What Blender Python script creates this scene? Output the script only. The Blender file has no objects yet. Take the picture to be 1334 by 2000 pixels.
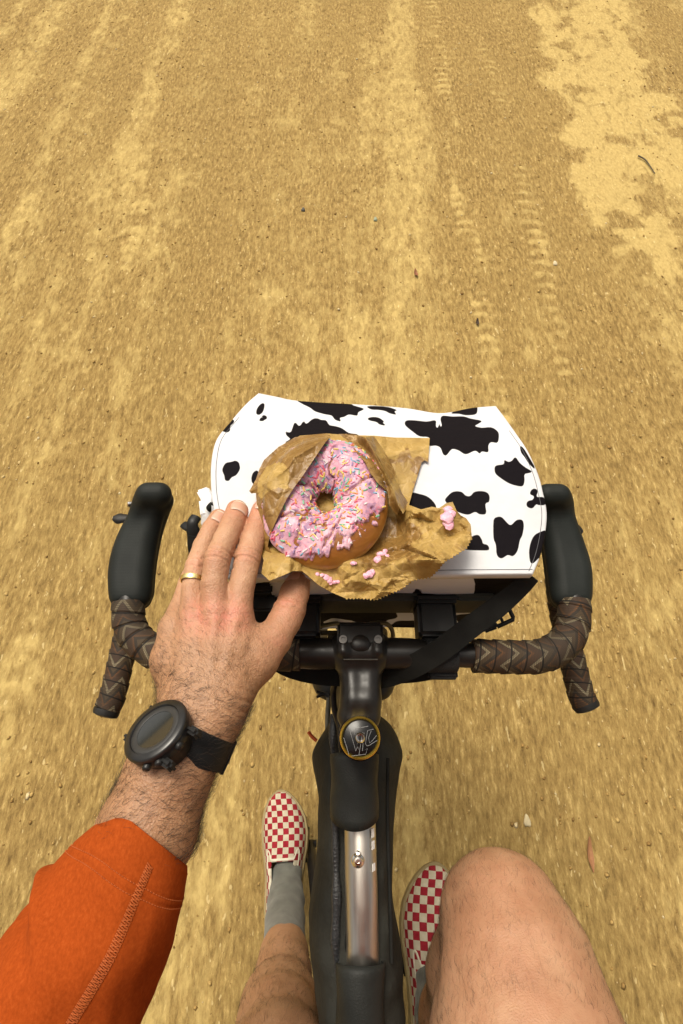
import bpy, bmesh, math, random
import numpy as np
from mathutils import Vector, Matrix
from mathutils.geometry import delaunay_2d_cdt
random.seed(7); RS = np.random.RandomState(7)
sc = bpy.context.scene
COL = sc.collection
# ---------------------------------------------------------------- camera, sky, sun, exposure
CAM_H = 1.56; FOC = 1050.0; TH = math.radians(27.7)
cam = bpy.data.cameras.new('camera'); camo = bpy.data.objects.new('camera', cam); COL.objects.link(camo)
cam.sensor_fit = 'VERTICAL'; cam.sensor_height = 36.0; cam.sensor_width = 24.0
cam.lens = 36.0 * FOC / 2000.0
cam.clip_start = 0.02; cam.clip_end = 500
camo.location = (0, 0, CAM_H); camo.rotation_euler = (TH, 0, 0)
sc.camera = camo
w = bpy.data.worlds.new('World'); sc.world = w; w.use_nodes = True
wn = w.node_tree
sky = wn.nodes.new('ShaderNodeTexSky'); sky.sky_type = 'NISHITA'; sky.sun_disc = False
SUN_EL = math.radians(66); SUN_AZ = math.radians(-32)
sky.sun_elevation = SUN_EL; sky.sun_rotation = SUN_AZ
sky.air_density = 0.45; sky.dust_density = 6.0; sky.ozone_density = 0.3
bg = wn.nodes['Background']; bg.inputs['Strength'].default_value = 0.145
hs = wn.nodes.new('ShaderNodeHueSaturation'); hs.inputs['Saturation'].default_value = 0.35      # thin overcast: a pale sky
tint = wn.nodes.new('ShaderNodeMix'); tint.data_type = 'RGBA'; tint.blend_type = 'MULTIPLY'; tint.inputs[0].default_value = 1.0; tint.inputs[7].default_value = (1.0, 0.95, 0.85, 1)
wn.links.new(sky.outputs[0], hs.inputs['Color']); wn.links.new(hs.outputs[0], tint.inputs[6]); wn.links.new(tint.outputs[2], bg.inputs['Color'])
sun = bpy.data.lights.new('sun', 'SUN'); sun.energy = 1.5; sun.angle = math.radians(24); sun.color = (1.0, 0.93, 0.80)
suno = bpy.data.objects.new('sun', sun); COL.objects.link(suno)
sd = Vector((math.sin(SUN_AZ) * math.cos(SUN_EL), math.cos(SUN_AZ) * math.cos(SUN_EL), math.sin(SUN_EL)))
suno.rotation_euler = sd.to_track_quat('Z', 'Y').to_euler(); suno.location = (0, 0, 8)
sc.view_settings.view_transform = 'Standard'; sc.view_settings.look = 'None'
sc.view_settings.exposure = 0.46; sc.view_settings.gamma = 1.0
sc.view_settings.use_curve_mapping = False
sc.render.engine = 'CYCLES'

# ---------------------------------------------------------------- helpers
cT, sT = math.cos(TH), math.sin(TH)
def PZ(x, y, z):
    """world point at height z whose picture position is (x, y)"""
    xr = (x - 667.0) / FOC; yr = (1000.0 - y) / FOC
    d = (CAM_H - z) / (cT - yr * sT)
    return np.array([xr * d, d * (sT + yr * cT), z])
def PZa(xy, z):
    xy = np.asarray(xy, float); z = np.broadcast_to(np.asarray(z, float), (len(xy),))
    xr = (xy[:, 0] - 667.0) / FOC; yr = (1000.0 - xy[:, 1]) / FOC
    d = (CAM_H - z) / (cT - yr * sT)
    return np.stack([xr * d, d * (sT + yr * cT), z], 1)
def proj(P):
    P = np.asarray(P, float); D = CAM_H - P[..., 2]; F = P[..., 1]
    dep = D * cT + F * sT; up = F * cT - D * sT
    return np.stack([667 + FOC * P[..., 0] / dep, 1000 - FOC * up / dep], -1)
def pxm(x, y, z):
    """metres per picture pixel there"""
    yr = (1000.0 - y) / FOC
    return (CAM_H - z) / (cT - yr * sT) / FOC
def nz(v):
    v = np.asarray(v, float); return v / (np.linalg.norm(v, axis=-1, keepdims=True) + 1e-12)

def cat(parts):
    V = []; F = []; n = 0
    for v, f in parts:
        V.append(np.asarray(v, float)); F += [tuple(i + n for i in q) for q in f]; n += len(v)
    return np.concatenate(V), F

def make(name, V, F, m, parent=None, smooth=True, uv=None, attrs=None, kind=None, label=None, sharp=None):
    me = bpy.data.meshes.new(name)
    V = np.asarray(V, float)
    if isinstance(F, np.ndarray):
        nf = len(F); k = F.shape[1]
        me.vertices.add(len(V)); me.vertices.foreach_set('co', V.astype(np.float32).ravel())
        me.loops.add(nf * k); me.loops.foreach_set('vertex_index', F.astype(np.int32).ravel())
        me.polygons.add(nf); me.polygons.foreach_set('loop_start', np.arange(0, nf * k, k, dtype=np.int32))
        me.polygons.foreach_set('loop_total', np.full(nf, k, dtype=np.int32))
        me.update(calc_edges=True); me.validate()
    else:
        me.from_pydata([tuple(v) for v in V], [], F); me.update()
    if smooth: me.polygons.foreach_set('use_smooth', np.ones(len(me.polygons), dtype=bool))
    if uv is not None:
        ul = me.uv_layers.new(name='UVMap'); li = np.zeros(len(me.loops), dtype=np.int32)
        me.loops.foreach_get('vertex_index', li)
        ul.data.foreach_set('uv', np.asarray(uv, np.float32)[li].ravel())
    if attrs:
        for an, av in attrs.items():
            a = me.attributes.new(an, 'FLOAT', 'POINT'); a.data.foreach_set('value', np.asarray(av, np.float32))
    if m is not None: me.materials.append(m)
    if sharp is None and smooth and len(V) < 4000: sharp = 50
    if sharp is not None:
        me.set_sharp_from_angle(angle=math.radians(sharp))
    o = bpy.data.objects.new(name, me); COL.objects.link(o)
    if parent is not None: setpar(o, parent)
    if kind: o['kind'] = kind
    if label: o['label'] = label
    return o
def worldloc(o):
    l = Vector(o.location)
    while o.parent is not None:
        o = o.parent; l = l + Vector(o.location) if o.type == 'EMPTY' else l
    return l
def setpar(o, parent):
    """keep the child's vertices in place (roots are only translated)"""
    r = parent
    while r.parent is not None: r = r.parent
    o.parent = parent
    if parent is r: o.matrix_parent_inverse = Matrix.Translation(-Vector(r.location))
def thing(name, loc, label, cat_, group=None):
    o = bpy.data.objects.new(name, None); COL.objects.link(o); o.location = tuple(loc)
    o.empty_display_size = 0.05; o['label'] = label; o['category'] = cat_
    if group: o['group'] = group
    return o
def tag(o, label, cat_, group=None):
    o['label'] = label; o['category'] = cat_
    if group: o['group'] = group
    return o

# shapes ---------------------------------------------------------
def crom(P, n):
    P = np.asarray(P, float)
    Q = np.vstack([2 * P[0] - P[1], P, 2 * P[-1] - P[-2]])
    m = len(P) - 1; out = []
    for t in np.linspace(0, m, n):
        i = min(int(t), m - 1); u = t - i
        a, b, c, d = Q[i], Q[i + 1], Q[i + 2], Q[i + 3]
        out.append(0.5 * (2 * b + (c - a) * u + (2 * a - 5 * b + 4 * c - d) * u * u + (3 * b - a - 3 * c + d) * u ** 3))
    return np.array(out)
def arclen(P):
    return np.concatenate([[0], np.cumsum(np.linalg.norm(np.diff(P, axis=0), axis=1))])
def frames(P, up=(0, 0, 1)):
    T = np.gradient(P, axis=0); T = nz(T)
    S = nz(np.cross(T, np.asarray(up, float))); N = np.cross(S, T)
    return T, S, N
def tube(P, rx, ry=None, up=(0, 0, 1), ns=16, caps=True, disp=None, power=2.0, uvs=False):
    """sweep an (super)ellipse; rx along side, ry along normal. disp(s, a)->extra radius factor in metres"""
    P = np.asarray(P, float); n = len(P)
    rx = np.broadcast_to(np.asarray(rx, float), (n,)); ry = rx if ry is None else np.broadcast_to(np.asarray(ry, float), (n,))
    T, S, N = frames(P, up); L = arclen(P)
    nr = ns + 1 if uvs else ns
    A = np.linspace(0, 2 * math.pi, ns + 1)[:nr]
    ca = np.sign(np.cos(A)) * np.abs(np.cos(A)) ** (2 / power); sa = np.sign(np.sin(A)) * np.abs(np.sin(A)) ** (2 / power)
    R = np.zeros((n, nr))
    if disp is not None:
        R = disp(L[:, None], A[None, :])
    V = P[:, None] + S[:, None] * (ca[None] * (rx[:, None] + R))[..., None] + N[:, None] * (sa[None] * (ry[:, None] + R))[..., None]
    V = V.reshape(-1, 3); F = []
    for i in range(n - 1):
        for j in range(ns):
            a = i * nr + j; b = i * nr + (j + 1) % nr
            F.append((a, b, b + nr, a + nr))
    UV = np.stack([np.broadcast_to(A[None] / (2 * math.pi), (n, nr)), np.broadcast_to(L[:, None], (n, nr))], -1).reshape(-1, 2)
    if caps:
        F.append(tuple(range(ns - 1, -1, -1))); F.append(tuple((n - 1) * nr + j for j in range(ns)))
    if uvs: return V, F, UV
    return V, F
def rod(a, b, r, r2=None, ns=12):
    a = np.asarray(a, float); b = np.asarray(b, float); d = nz(b - a)
    up = (0, 0, 1) if abs(d[2]) < 0.9 else (0, 1, 0)
    r2 = r if r2 is None else r2; e = min(0.001, r * 0.3, r2 * 0.3)
    P = np.array([a, a + d * e, b - d * e, b])
    return tube(P, [r - e, r, r2, r2 - e], up=up, ns=ns)
def lathe(prof, origin, axis, ns=32):
    """prof: list of (r, h)"""
    ax = nz(axis); h = np.array([0, 0, 1.0]) if abs(ax[2]) < 0.9 else np.array([0, 1.0, 0])
    u = nz(np.cross(h, ax)); v = np.cross(ax, u); o = np.asarray(origin, float)
    V = []; F = []; n = len(prof)
    for r, hh in prof:
        for k in range(ns):
            a = 2 * math.pi * k / ns
            V.append(o + ax * hh + (u * math.cos(a) + v * math.sin(a)) * max(r, 1e-5))
    for i in range(n - 1):
        for k in range(ns):
            a = i * ns + k; b = i * ns + (k + 1) % ns
            F.append((a, b, b + ns, a + ns))
    return np.array(V), F
def box(c, size, bev=0.002, ax=None, seg=2):
    bm = bmesh.new(); bmesh.ops.create_cube(bm, size=1.0)
    for v in bm.verts: v.co = Vector((v.co.x * size[0], v.co.y * size[1], v.co.z * size[2]))
    if bev > 0: bmesh.ops.bevel(bm, geom=bm.edges[:], offset=min(bev, min(size) * 0.45), segments=seg, affect='EDGES')
    V = np.array([v.co[:] for v in bm.verts]); F = [tuple(v.index for v in f.verts) for f in bm.faces]; bm.free()
    if ax is not None: V = V @ np.asarray(ax, float)       # rows = axes
    return V + np.asarray(c, float), F
def ribbon(P, W, wd, th):
    """flat strap along P, width direction W (per point), width wd, thickness th"""
    P = np.asarray(P, float); n = len(P); T = nz(np.gradient(P, axis=0)); W = nz(np.broadcast_to(np.asarray(W, float), P.shape))
    W = nz(W - T * np.sum(W * T, 1, keepdims=True)); N = np.cross(T, W)
    wd = np.broadcast_to(np.asarray(wd, float), (n,))[:, None]
    prof = [(-.5, -.5), (-.47, .5), (0, .62), (.47, .5), (.5, -.5), (0, -.5)]
    V = np.stack([P + W * wd * a + N * th * b for a, b in prof], 1).reshape(-1, 3); k = len(prof); F = []
    for i in range(n - 1):
        for j in range(k):
            a = i * k + j; b = i * k + (j + 1) % k; F.append((a, b, b + k, a + k))
    F.append(tuple(range(k - 1, -1, -1))); F.append(tuple((n - 1) * k + j for j in range(k)))
    return V, F
def inpoly(P, poly):
    x, y = P[:, 0], P[:, 1]; poly = np.asarray(poly, float); ins = np.zeros(len(P), bool)
    n = len(poly)
    for i in range(n):
        x1, y1 = poly[i]; x2, y2 = poly[(i + 1) % n]
        if y1 == y2: continue
        c = ((y1 > y) != (y2 > y)) & (x < (x2 - x1) * (y - y1) / (y2 - y1) + x1); ins ^= c
    return ins
def polysdf(P, poly):
    poly = np.asarray(poly, float); d = np.full(len(P), 1e9); n = len(poly)
    for i in range(n):
        a = poly[i]; b = poly[(i + 1) % n]; ab = b - a
        t = np.clip(((P - a) @ ab) / (ab @ ab + 1e-12), 0, 1)
        d = np.minimum(d, np.linalg.norm(P - a - t[:, None] * ab, axis=1))
    return np.where(inpoly(P, poly), -d, d)
def smoothpoly(poly, n=4):
    P = np.asarray(poly, float); k = len(P); out = []
    for i in range(k):
        a, b, c, d = P[i - 1], P[i], P[(i + 1) % k], P[(i + 2) % k]
        for t in np.arange(n) / n:
            out.append(0.5 * (2 * b + (c - a) * t + (2 * a - 5 * b + 4 * c - d) * t * t + (3 * b - a - 3 * c + d) * t ** 3))
    return np.array(out)
def sheet(poly, step, jitter=0.25, seed=1):
    """triangulated 2D polygon with interior grid points"""
    poly = np.asarray(poly, float); rs = np.random.RandomState(seed)
    B = []
    for i in range(len(poly)):
        a = poly[i]; b = poly[(i + 1) % len(poly)]; k = max(1, int(np.linalg.norm(b - a) / step))
        for t in range(k): B.append(a + (b - a) * t / k)
    B = np.array(B); lo = poly.min(0); hi = poly.max(0)
    gx, gy = np.meshgrid(np.arange(lo[0], hi[0], step), np.arange(lo[1], hi[1], step))
    G = np.stack([gx.ravel(), gy.ravel()], 1); G += rs.uniform(-jitter, jitter, G.shape) * step
    G = G[polysdf(G, poly) < -step * 0.45]
    P = np.vstack([B, G]); nb = len(B)
    r = delaunay_2d_cdt([Vector(p) for p in P], [(i, (i + 1) % nb) for i in range(nb)], [], 1, 1e-6)
    V2 = np.array([v[:] for v in r[0]]); F = [tuple(f) for f in r[2]]
    return V2, F
# noise ----------------------------------------------------------
def _hash(ix, iy, s):
    n = (ix.astype(np.int64) * 374761393 + iy.astype(np.int64) * 668265263 + s * 974634777) & 0x7fffffff
    n = ((n ^ (n >> 13)) * 1274126177) & 0x7fffffff
    return ((n ^ (n >> 16)) & 0xffff) / 65535.0
def vnoise(x, y, s=0):
    xi = np.floor(x); yi = np.floor(y); fx = x - xi; fy = y - yi
    fx = fx * fx * (3 - 2 * fx); fy = fy * fy * (3 - 2 * fy)
    a = _hash(xi, yi, s); b = _hash(xi + 1, yi, s); c = _hash(xi, yi + 1, s); d = _hash(xi + 1, yi + 1, s)
    return (a * (1 - fx) + b * fx) * (1 - fy) + (c * (1 - fx) + d * fx) * fy
def fbm(x, y, o=5, s=0):
    v = 0; a = 0.5; t = 0
    for i in range(o):
        v = v + a * vnoise(x * 2 ** i, y * 2 ** i, s + i * 17); t += a; a *= 0.55
    return v / t
def creases(P, n, seed, lo, hi):
    """F2-F1 of scattered points: ridged facets, as in crumpled paper"""
    rs = np.random.RandomState(seed); Q = rs.uniform(lo, hi, (n, 2)); H = rs.uniform(0, 1, n)
    d = np.linalg.norm(P[:, None] - Q[None], axis=2); idx = np.argsort(d, axis=1)[:, :2]
    d1 = np.take_along_axis(d, idx[:, :1], 1)[:, 0]; d2 = np.take_along_axis(d, idx[:, 1:2], 1)[:, 0]
    g = rs.uniform(-1, 1, (n, 2))[idx[:, 0]]; off = np.sum((P - Q[idx[:, 0]]) * g, 1)
    return d2 - d1, H[idx[:, 0]], off
# signed distance body -------------------------------------------
class Field:
    def __init__(s, lo, hi, h):
        s.lo = np.array(lo, float); s.h = h; s.n = np.ceil((np.array(hi) - s.lo) / h).astype(int) + 1
        s.a = np.full(s.n, 0.5, np.float32)
    def win(s, lo, hi):
        i0 = np.clip(np.floor((lo - s.lo) / s.h).astype(int), 0, s.n); i1 = np.clip(np.ceil((hi - s.lo) / s.h).astype(int) + 1, 0, s.n)
        sl = tuple(slice(a, b) for a, b in zip(i0, i1))
        ax = [(s.lo[k] + s.h * np.arange(i0[k], i1[k])).astype(np.float32) for k in range(3)]
        return sl, ax[0][:, None, None], ax[1][None, :, None], ax[2][None, None, :]
    def mix(s, sl, d, k):
        a = s.a[sl]
        if a.size == 0: return
        if k >= 0:
            hh = np.maximum(k - np.abs(a - d), 0) / max(k, 1e-6); s.a[sl] = np.minimum(a, d) - hh * hh * k * 0.25
        else:
            k = -k; d = -d; hh = np.maximum(k - np.abs(a - d), 0) / k; s.a[sl] = np.maximum(a, d) + hh * hh * k * 0.25
    def cone(s, a, b, ra, rb=None, k=0.006):
        a = np.asarray(a, float); b = np.asarray(b, float); rb = ra if rb is None else rb
        m = max(ra, rb) + abs(k) * 1.2 + 3 * s.h
        sl, X, Y, Z = s.win(np.minimum(a, b) - m, np.maximum(a, b) + m)
        ba = b - a; L = float(ba @ ba) + 1e-12
        t = np.clip(((X - a[0]) * ba[0] + (Y - a[1]) * ba[1] + (Z - a[2]) * ba[2]) / L, 0, 1)
        d = np.sqrt((X - a[0] - t * ba[0]) ** 2 + (Y - a[1] - t * ba[1]) ** 2 + (Z - a[2] - t * ba[2]) ** 2) - (ra + (rb - ra) * t)
        s.mix(sl, d.astype(np.float32), k)
    def ell(s, c, r, ax, k=0.006):
        """ellipsoid; ax rows = axes"""
        c = np.asarray(c, float); r = np.asarray(r, float); ax = np.asarray(ax, float); m = r.max() + abs(k) * 1.2 + 3 * s.h
        sl, X, Y, Z = s.win(c - m, c + m)
        q = [((X - c[0]) * ax[i, 0] + (Y - c[1]) * ax[i, 1] + (Z - c[2]) * ax[i, 2]) / r[i] for i in range(3)]
        L = np.sqrt(q[0] ** 2 + q[1] ** 2 + q[2] ** 2); g = np.sqrt((q[0] / r[0]) ** 2 + (q[1] / r[1]) ** 2 + (q[2] / r[2]) ** 2) + 1e-9
        s.mix(sl, (L * (L - 1) / g).astype(np.float32), k)
    def mesh(s):
        A = s.a; B = A < 0
        n = B.sum(); c = None
        S = [B[dx:B.shape[0] - 1 + dx, dy:B.shape[1] - 1 + dy, dz:B.shape[2] - 1 + dz] for dx in (0, 1) for dy in (0, 1) for dz in (0, 1)]
        any_ = S[0].copy(); all_ = S[0].copy()
        for q in S[1:]: any_ |= q; all_ &= q
        I = np.argwhere(any_ & ~all_); N = len(I)
        idx = np.full(any_.shape, -1, np.int32); idx[I[:, 0], I[:, 1], I[:, 2]] = np.arange(N)
        cv = {}
        for dx in (0, 1):
            for dy in (0, 1):
                for dz in (0, 1): cv[(dx, dy, dz)] = A[I[:, 0] + dx, I[:, 1] + dy, I[:, 2] + dz]
        acc = np.zeros((N, 3)); cnt = np.zeros(N)
        cs = list(cv)
        for a in cs:
            for ax in range(3):
                if a[ax]: continue
                b = list(a); b[ax] = 1; b = tuple(b); va = cv[a]; vb = cv[b]; m = (va < 0) != (vb < 0)
                t = va / np.where(np.abs(va - vb) < 1e-12, 1, va - vb)
                p = np.tile(np.array(a, float), (N, 1)); p[:, ax] = t
                acc[m] += p[m]; cnt[m] += 1
        V = s.lo + s.h * (I + acc / cnt[:, None])
        F = []
        for ax in range(3):
            u, v = (ax + 1) % 3, (ax + 2) % 3
            s0 = [slice(1, None)] * 3; s1 = [slice(1, None)] * 3
            s0[ax] = slice(0, -1); s1[ax] = slice(1, None)
            for q in (s0, s1):
                q[u] = slice(1, -1); q[v] = slice(1, -1)
            a = B[tuple(s0)]; b = B[tuple(s1)]; E = np.argwhere(a != b); sg = a[E[:, 0], E[:, 1], E[:, 2]]
            E[:, u] += 1; E[:, v] += 1
            def cell(du, dv):
                q = E.copy(); q[:, u] -= du; q[:, v] -= dv; return idx[q[:, 0], q[:, 1], q[:, 2]]
            quad = np.stack([cell(1, 1), cell(0, 1), cell(0, 0), cell(1, 0)], 1)
            quad[~sg] = quad[~sg][:, ::-1]; F.append(quad)
        F = np.concatenate(F); F = F[(F >= 0).all(1)]
        return V, F
def facets(P, n, seed, lo, hi):
    """heights of a coarse random triangulation, linearly interpolated: flat facets with straight creases"""
    rs = np.random.RandomState(seed); lo = np.array(lo, float); hi = np.array(hi, float)
    Q = np.vstack([rs.uniform(lo, hi, (n, 2)), [lo - 20, hi + 20, [lo[0] - 20, hi[1] + 20], [hi[0] + 20, lo[1] - 20]]]); H = rs.uniform(0, 1, len(Q)) ** 1.3
    r = delaunay_2d_cdt([Vector(q) for q in Q], [], [], 0, 1e-6); out = np.zeros(len(P))
    Q2 = np.array([v[:] for v in r[0]]); H2 = np.array([H[o[0]] for o in r[3]])
    for tr in r[2]:
        a, b, c = Q2[tr[0]], Q2[tr[1]], Q2[tr[2]]; d = (b[0] - a[0]) * (c[1] - a[1]) - (c[0] - a[0]) * (b[1] - a[1])
        if abs(d) < 1e-9: continue
        u = ((P[:, 0] - a[0]) * (c[1] - a[1]) - (c[0] - a[0]) * (P[:, 1] - a[1])) / d; v = ((b[0] - a[0]) * (P[:, 1] - a[1]) - (P[:, 0] - a[0]) * (b[1] - a[1])) / d
        m = (u >= -1e-6) & (v >= -1e-6) & (u + v <= 1 + 1e-6); out[m] = H2[tr[0]] * (1 - u[m] - v[m]) + H2[tr[1]] * u[m] + H2[tr[2]] * v[m]
    return out
def vnormals(V, F):
    F = np.asarray(F); a = V[F[:, 0]]; n = np.cross(V[F[:, 2]] - a, V[F[:, 3]] - V[F[:, 1]]) if F.shape[1] == 4 else np.cross(V[F[:, 1]] - a, V[F[:, 2]] - a)
    out = np.zeros_like(V)
    for k in range(F.shape[1]): np.add.at(out, F[:, k], n)
    return nz(out)

# materials ------------------------------------------------------
class NT:
    def __init__(s, name):
        s.m = bpy.data.materials.new(name); s.m.use_nodes = True; s.t = s.m.node_tree; s.b = s.t.nodes['Principled BSDF']
        s.tc = s.n('ShaderNodeTexCoord')
    def n(s, typ, **kw):
        q = s.t.nodes.new(typ)
        for k, v in kw.items(): setattr(q, k, v)
        return q
    def l(s, a, b): s.t.links.new(a, b)
    def noise(s, scale, detail=4, rough=0.5, vec=None, stretch=None):
        q = s.n('ShaderNodeTexNoise'); q.inputs['Scale'].default_value = scale; q.inputs['Detail'].default_value = detail; q.inputs['Roughness'].default_value = rough
        v = vec or s.tc.outputs['Object']
        if stretch:
            mp = s.n('ShaderNodeMapping'); mp.inputs['Scale'].default_value = stretch; s.l(v, mp.inputs['Vector']); v = mp.outputs[0]
        s.l(v, q.inputs['Vector']); return q.outputs['Fac']
    def ramp(s, fac, stops, interp='LINEAR'):
        r = s.n('ShaderNodeValToRGB'); r.color_ramp.interpolation = interp
        e = r.color_ramp.elements
        while len(e) < len(stops): e.new(0.5)
        for i, (p, c) in enumerate(stops):
            e[i].position = p; e[i].color = (*c, 1) if len(c) == 3 else c
        s.l(fac, r.inputs[0]); return r.outputs[0]
    def mix(s, fac, a, b, mode='MIX'):
        q = s.n('ShaderNodeMix'); q.data_type = 'RGBA'; q.blend_type = mode
        for sock, v in ((q.inputs[0], fac), (q.inputs[6], a), (q.inputs[7], b)):
            if isinstance(v, (int, float)): sock.default_value = v
            elif isinstance(v, (tuple, list)): sock.default_value = (*v, 1)
            else: s.l(v, sock)
        return q.outputs[2]
    def math(s, op, a, b=0.0, c=0.0):
        q = s.n('ShaderNodeMath'); q.operation = op
        for i, v in enumerate((a, b, c)):
            if isinstance(v, (int, float)): q.inputs[i].default_value = v
            else: s.l(v, q.inputs[i])
        return q.outputs[0]
    def attr(s, name):
        q = s.n('ShaderNodeAttribute'); q.attribute_name = name; return q.outputs['Fac']
    def bump(s, h, dist=0.001, strength=1.0):
        q = s.n('ShaderNodeBump'); q.inputs['Distance'].default_value = dist; q.inputs['Strength'].default_value = strength
        s.l(h, q.inputs['Height'])
        if s.b.inputs['Normal'].links: s.l(s.b.inputs['Normal'].links[0].from_socket, q.inputs['Normal'])
        s.l(q.outputs[0], s.b.inputs['Normal'])
    def set(s, col=None, rough=None, metal=None, coat=None, sss=None, spec=None, sheen=None):
        i = s.b.inputs
        if col is not None:
            if isinstance(col, (tuple, list)): i['Base Color'].default_value = (*col, 1)
            else: s.l(col, i['Base Color'])
        if rough is not None:
            if isinstance(rough, (int, float)): i['Roughness'].default_value = rough
            else: s.l(rough, i['Roughness'])
        if metal is not None: i['Metallic'].default_value = metal
        if coat is not None: i['Coat Weight'].default_value = coat; i['Coat Roughness'].default_value = 0.15
        if sss is not None:
            i['Subsurface Weight'].default_value = sss[0]; i['Subsurface Radius'].default_value = (1.0, 0.4, 0.2); i['Subsurface Scale'].default_value = sss[1]
        if spec is not None: i['Specular IOR Level'].default_value = spec
        if sheen is not None: i['Sheen Weight'].default_value = sheen; i['Sheen Roughness'].default_value = 0.5
        return s.m
def simple(name, c1, c2=None, rough=0.5, metal=0.0, scale=60, bump=0.0, bscale=400, **kw):
    t = NT(name); c2 = c2 or tuple(x * 0.75 for x in c1)
    col = t.ramp(t.noise(scale, 5, 0.6), [(0.3, c2), (0.7, c1)])
    rr = t.math('MULTIPLY_ADD', t.noise(scale * 2.3, 4), 0.25, rough - 0.12)
    if bump: t.bump(t.noise(bscale, 3), bump)
    return t.set(col, rr, metal, **kw)
# ---------------------------------------------------------------- ground: a packed dirt road with tyre tracks
def axis_coords(lo, hi, step, far):
    mid = np.arange(lo, hi + 1e-6, step); g = []; d = step * 1.6; x = 0
    while x < far: x += d; g.append(x); d *= 1.35
    g = np.array(g); return np.concatenate([lo - g[::-1], mid, hi + g])
gx = axis_coords(-3.5, 3.5, 0.0125, 180); gy = axis_coords(-0.9, 5.6, 0.0125, 180)
GX, GY = np.meshgrid(gx, gy); X = GX.ravel(); Y = GY.ravel()
def ground_mask(X, Y):
    P = np.stack([X, Y], 1)
    wx = (fbm(X * 5, Y * 5, 6, 3) - 0.5) * 0.30; wy = (fbm(X * 5, Y * 5, 6, 9) - 0.5) * 0.36
    W = P + np.stack([wx, wy], 1)
    big = [(735,60),(790,30),(880,40),(960,-40),(1080,-40),(1160,100),(1130,150),(1200,250),(1190,330),(1290,340),(1330,460),(1270,520),(1400,560),(1420,900),(1290,960),(1240,1130),(1170,1090),(1110,1000),(1040,930),(980,900),(930,840),(910,740),(850,680),(880,640),(970,600),(890,560),(850,480),(890,450),(840,400),(800,300),(850,250),(790,150)]
    big = PZa([(x / 2 + 667, y / 2) for x, y in big], 0.0)[:, :2]
    left = PZa([(245,368),(300,392),(352,440),(345,500),(318,552),(280,545),(248,500),(262,440)], 0.0)[:, :2]
    low = PZa([(1240,560),(1334,600),(1420,700),(1400,830),(1300,760),(1250,680)], 0.0)[:, :2]
    low2 = PZa([(1210,1130),(1290,1100),(1380,1250),(1370,1330),(1240,1300)], 0.0)[:, :2]
    low3 = PZa([(1260,1700),(1400,1640),(1420,2000),(1330,1960)], 0.0)[:, :2]
    low4 = PZa([(-60,1250),(90,1230),(130,1420),(60,1560),(-60,1500)], 0.0)[:, :2]
    m = np.zeros(len(X)); soft_k = 1
    for poly, soft, amp in ((big, 0.08, .84), (left, 0.16, 0.66), (low, 0.16, 0.62), (low2, 0.2, 0.62), (low3, 0.2, 0.66), (low4, 0.25, 0.55)):
        c = poly.mean(0); R = np.linalg.norm(poly - c, axis=1).max() + 0.6
        s = np.linalg.norm(P - c, axis=1) < R
        if s.any():
            d = polysdf(W[s], poly); m[s] = np.maximum(m[s], np.clip(0.5 - d / soft, 0, 1) * amp)
    hole = np.clip((fbm(X * 7, Y * 6, 5, 303) - .60) * 9, 0, 1); m = m * (1 - .7 * hole) - .05 * np.clip((fbm(X * 3, Y * 3, 3, 311) - .45) * 4, 0, 1) * (m > .3)
    # scattered worn patches drawn out along the direction of travel
    n = fbm(X * 2.2 + 3, Y * 0.8, 6, 21) * 0.5 + fbm(X * 11, Y * 6, 5, 5) * 0.5
    lanes = fbm(X * 5.5 + .25 * np.sin(Y * .8), Y * 0.30, 4, 90) - 0.5 + .5 * (fbm(X * 14, Y * .2, 2, 93) - .5)
    band = 0.055 * np.exp(-((X + 0.92) / 0.16) ** 2) + 0.04 * np.exp(-((X + 0.2) / 0.14) ** 2) + 0.07 * np.exp(-((X + 1.55) / 0.18) ** 2) + 0.03 * np.exp(-((X - 0.25) / 0.2) ** 2)
    band = band - 0.05 * np.exp(-((X - 1.0) / 0.16) ** 2) - 0.055 * np.exp(-((X + 0.62) / 0.1) ** 2) - 0.05 * np.exp(-((X + 1.25) / 0.12) ** 2)
    dens = np.clip(0.25 + 1.5 * (n - .5) + 0.95 * lanes + 2.4 * band, 0.02, .62)
    m = np.maximum(dens, m)
    return m
M = ground_mask(X, Y)
near = (np.abs(X) < 3.6) & (Y > -1) & (Y < 5.7)
Z = (fbm(X * 1.3, Y * 0.6, 3, 40) - 0.5) * 0.03 + (fbm(X * 16, Y * 9, 4, 41) - 0.5) * 0.010
Z += -0.008 * np.exp(-((X - 1.0) / 0.13) ** 2) - 0.008 * np.exp(-((X + 0.62) / 0.1) ** 2) + 0.003 * np.exp(-((X + 0.9) / 0.15) ** 2)
Z += M * 0.003
tread = np.zeros(len(X))
for x0, y0, y1, per, wd, ph in ((0.575, 0.9, 5.6, 0.066, 0.050, 0), (0.86, 1.4, 5.6, 0.070, 0.05, .4), (-1.62, 0.6, 3.5, 0.07, 0.05, .2), (-0.93, .2, 5.0, 0.064, 0.05, .1)):
    wob = x0 + 0.012 * np.sin(Y * 1.7 + ph * 9); e = np.exp(-((X - wob) / wd) ** 4) * (Y > y0) * (Y < y1)
    br = fbm(X * 6, Y * 2.4, 3, 77 + int(ph * 10))
    amt = np.clip((br - 0.34) * 4, 0, 1) * (1.0 if x0 > 0 else 0.45)
    tread += e * amt * (0.5 + 0.5 * np.sin(2 * math.pi * Y / per + 1.3 * np.abs((X - wob) / wd)))
Z += tread * 0.0035
M = np.clip(M + tread * 0.62 - 0.0, 0, 1)
Z = np.where(near, Z, Z * 0.5)
V = np.stack([X, Y, Z], 1); ny, nx = GX.shape
ii = np.arange(ny * nx).reshape(ny, nx)
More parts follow.
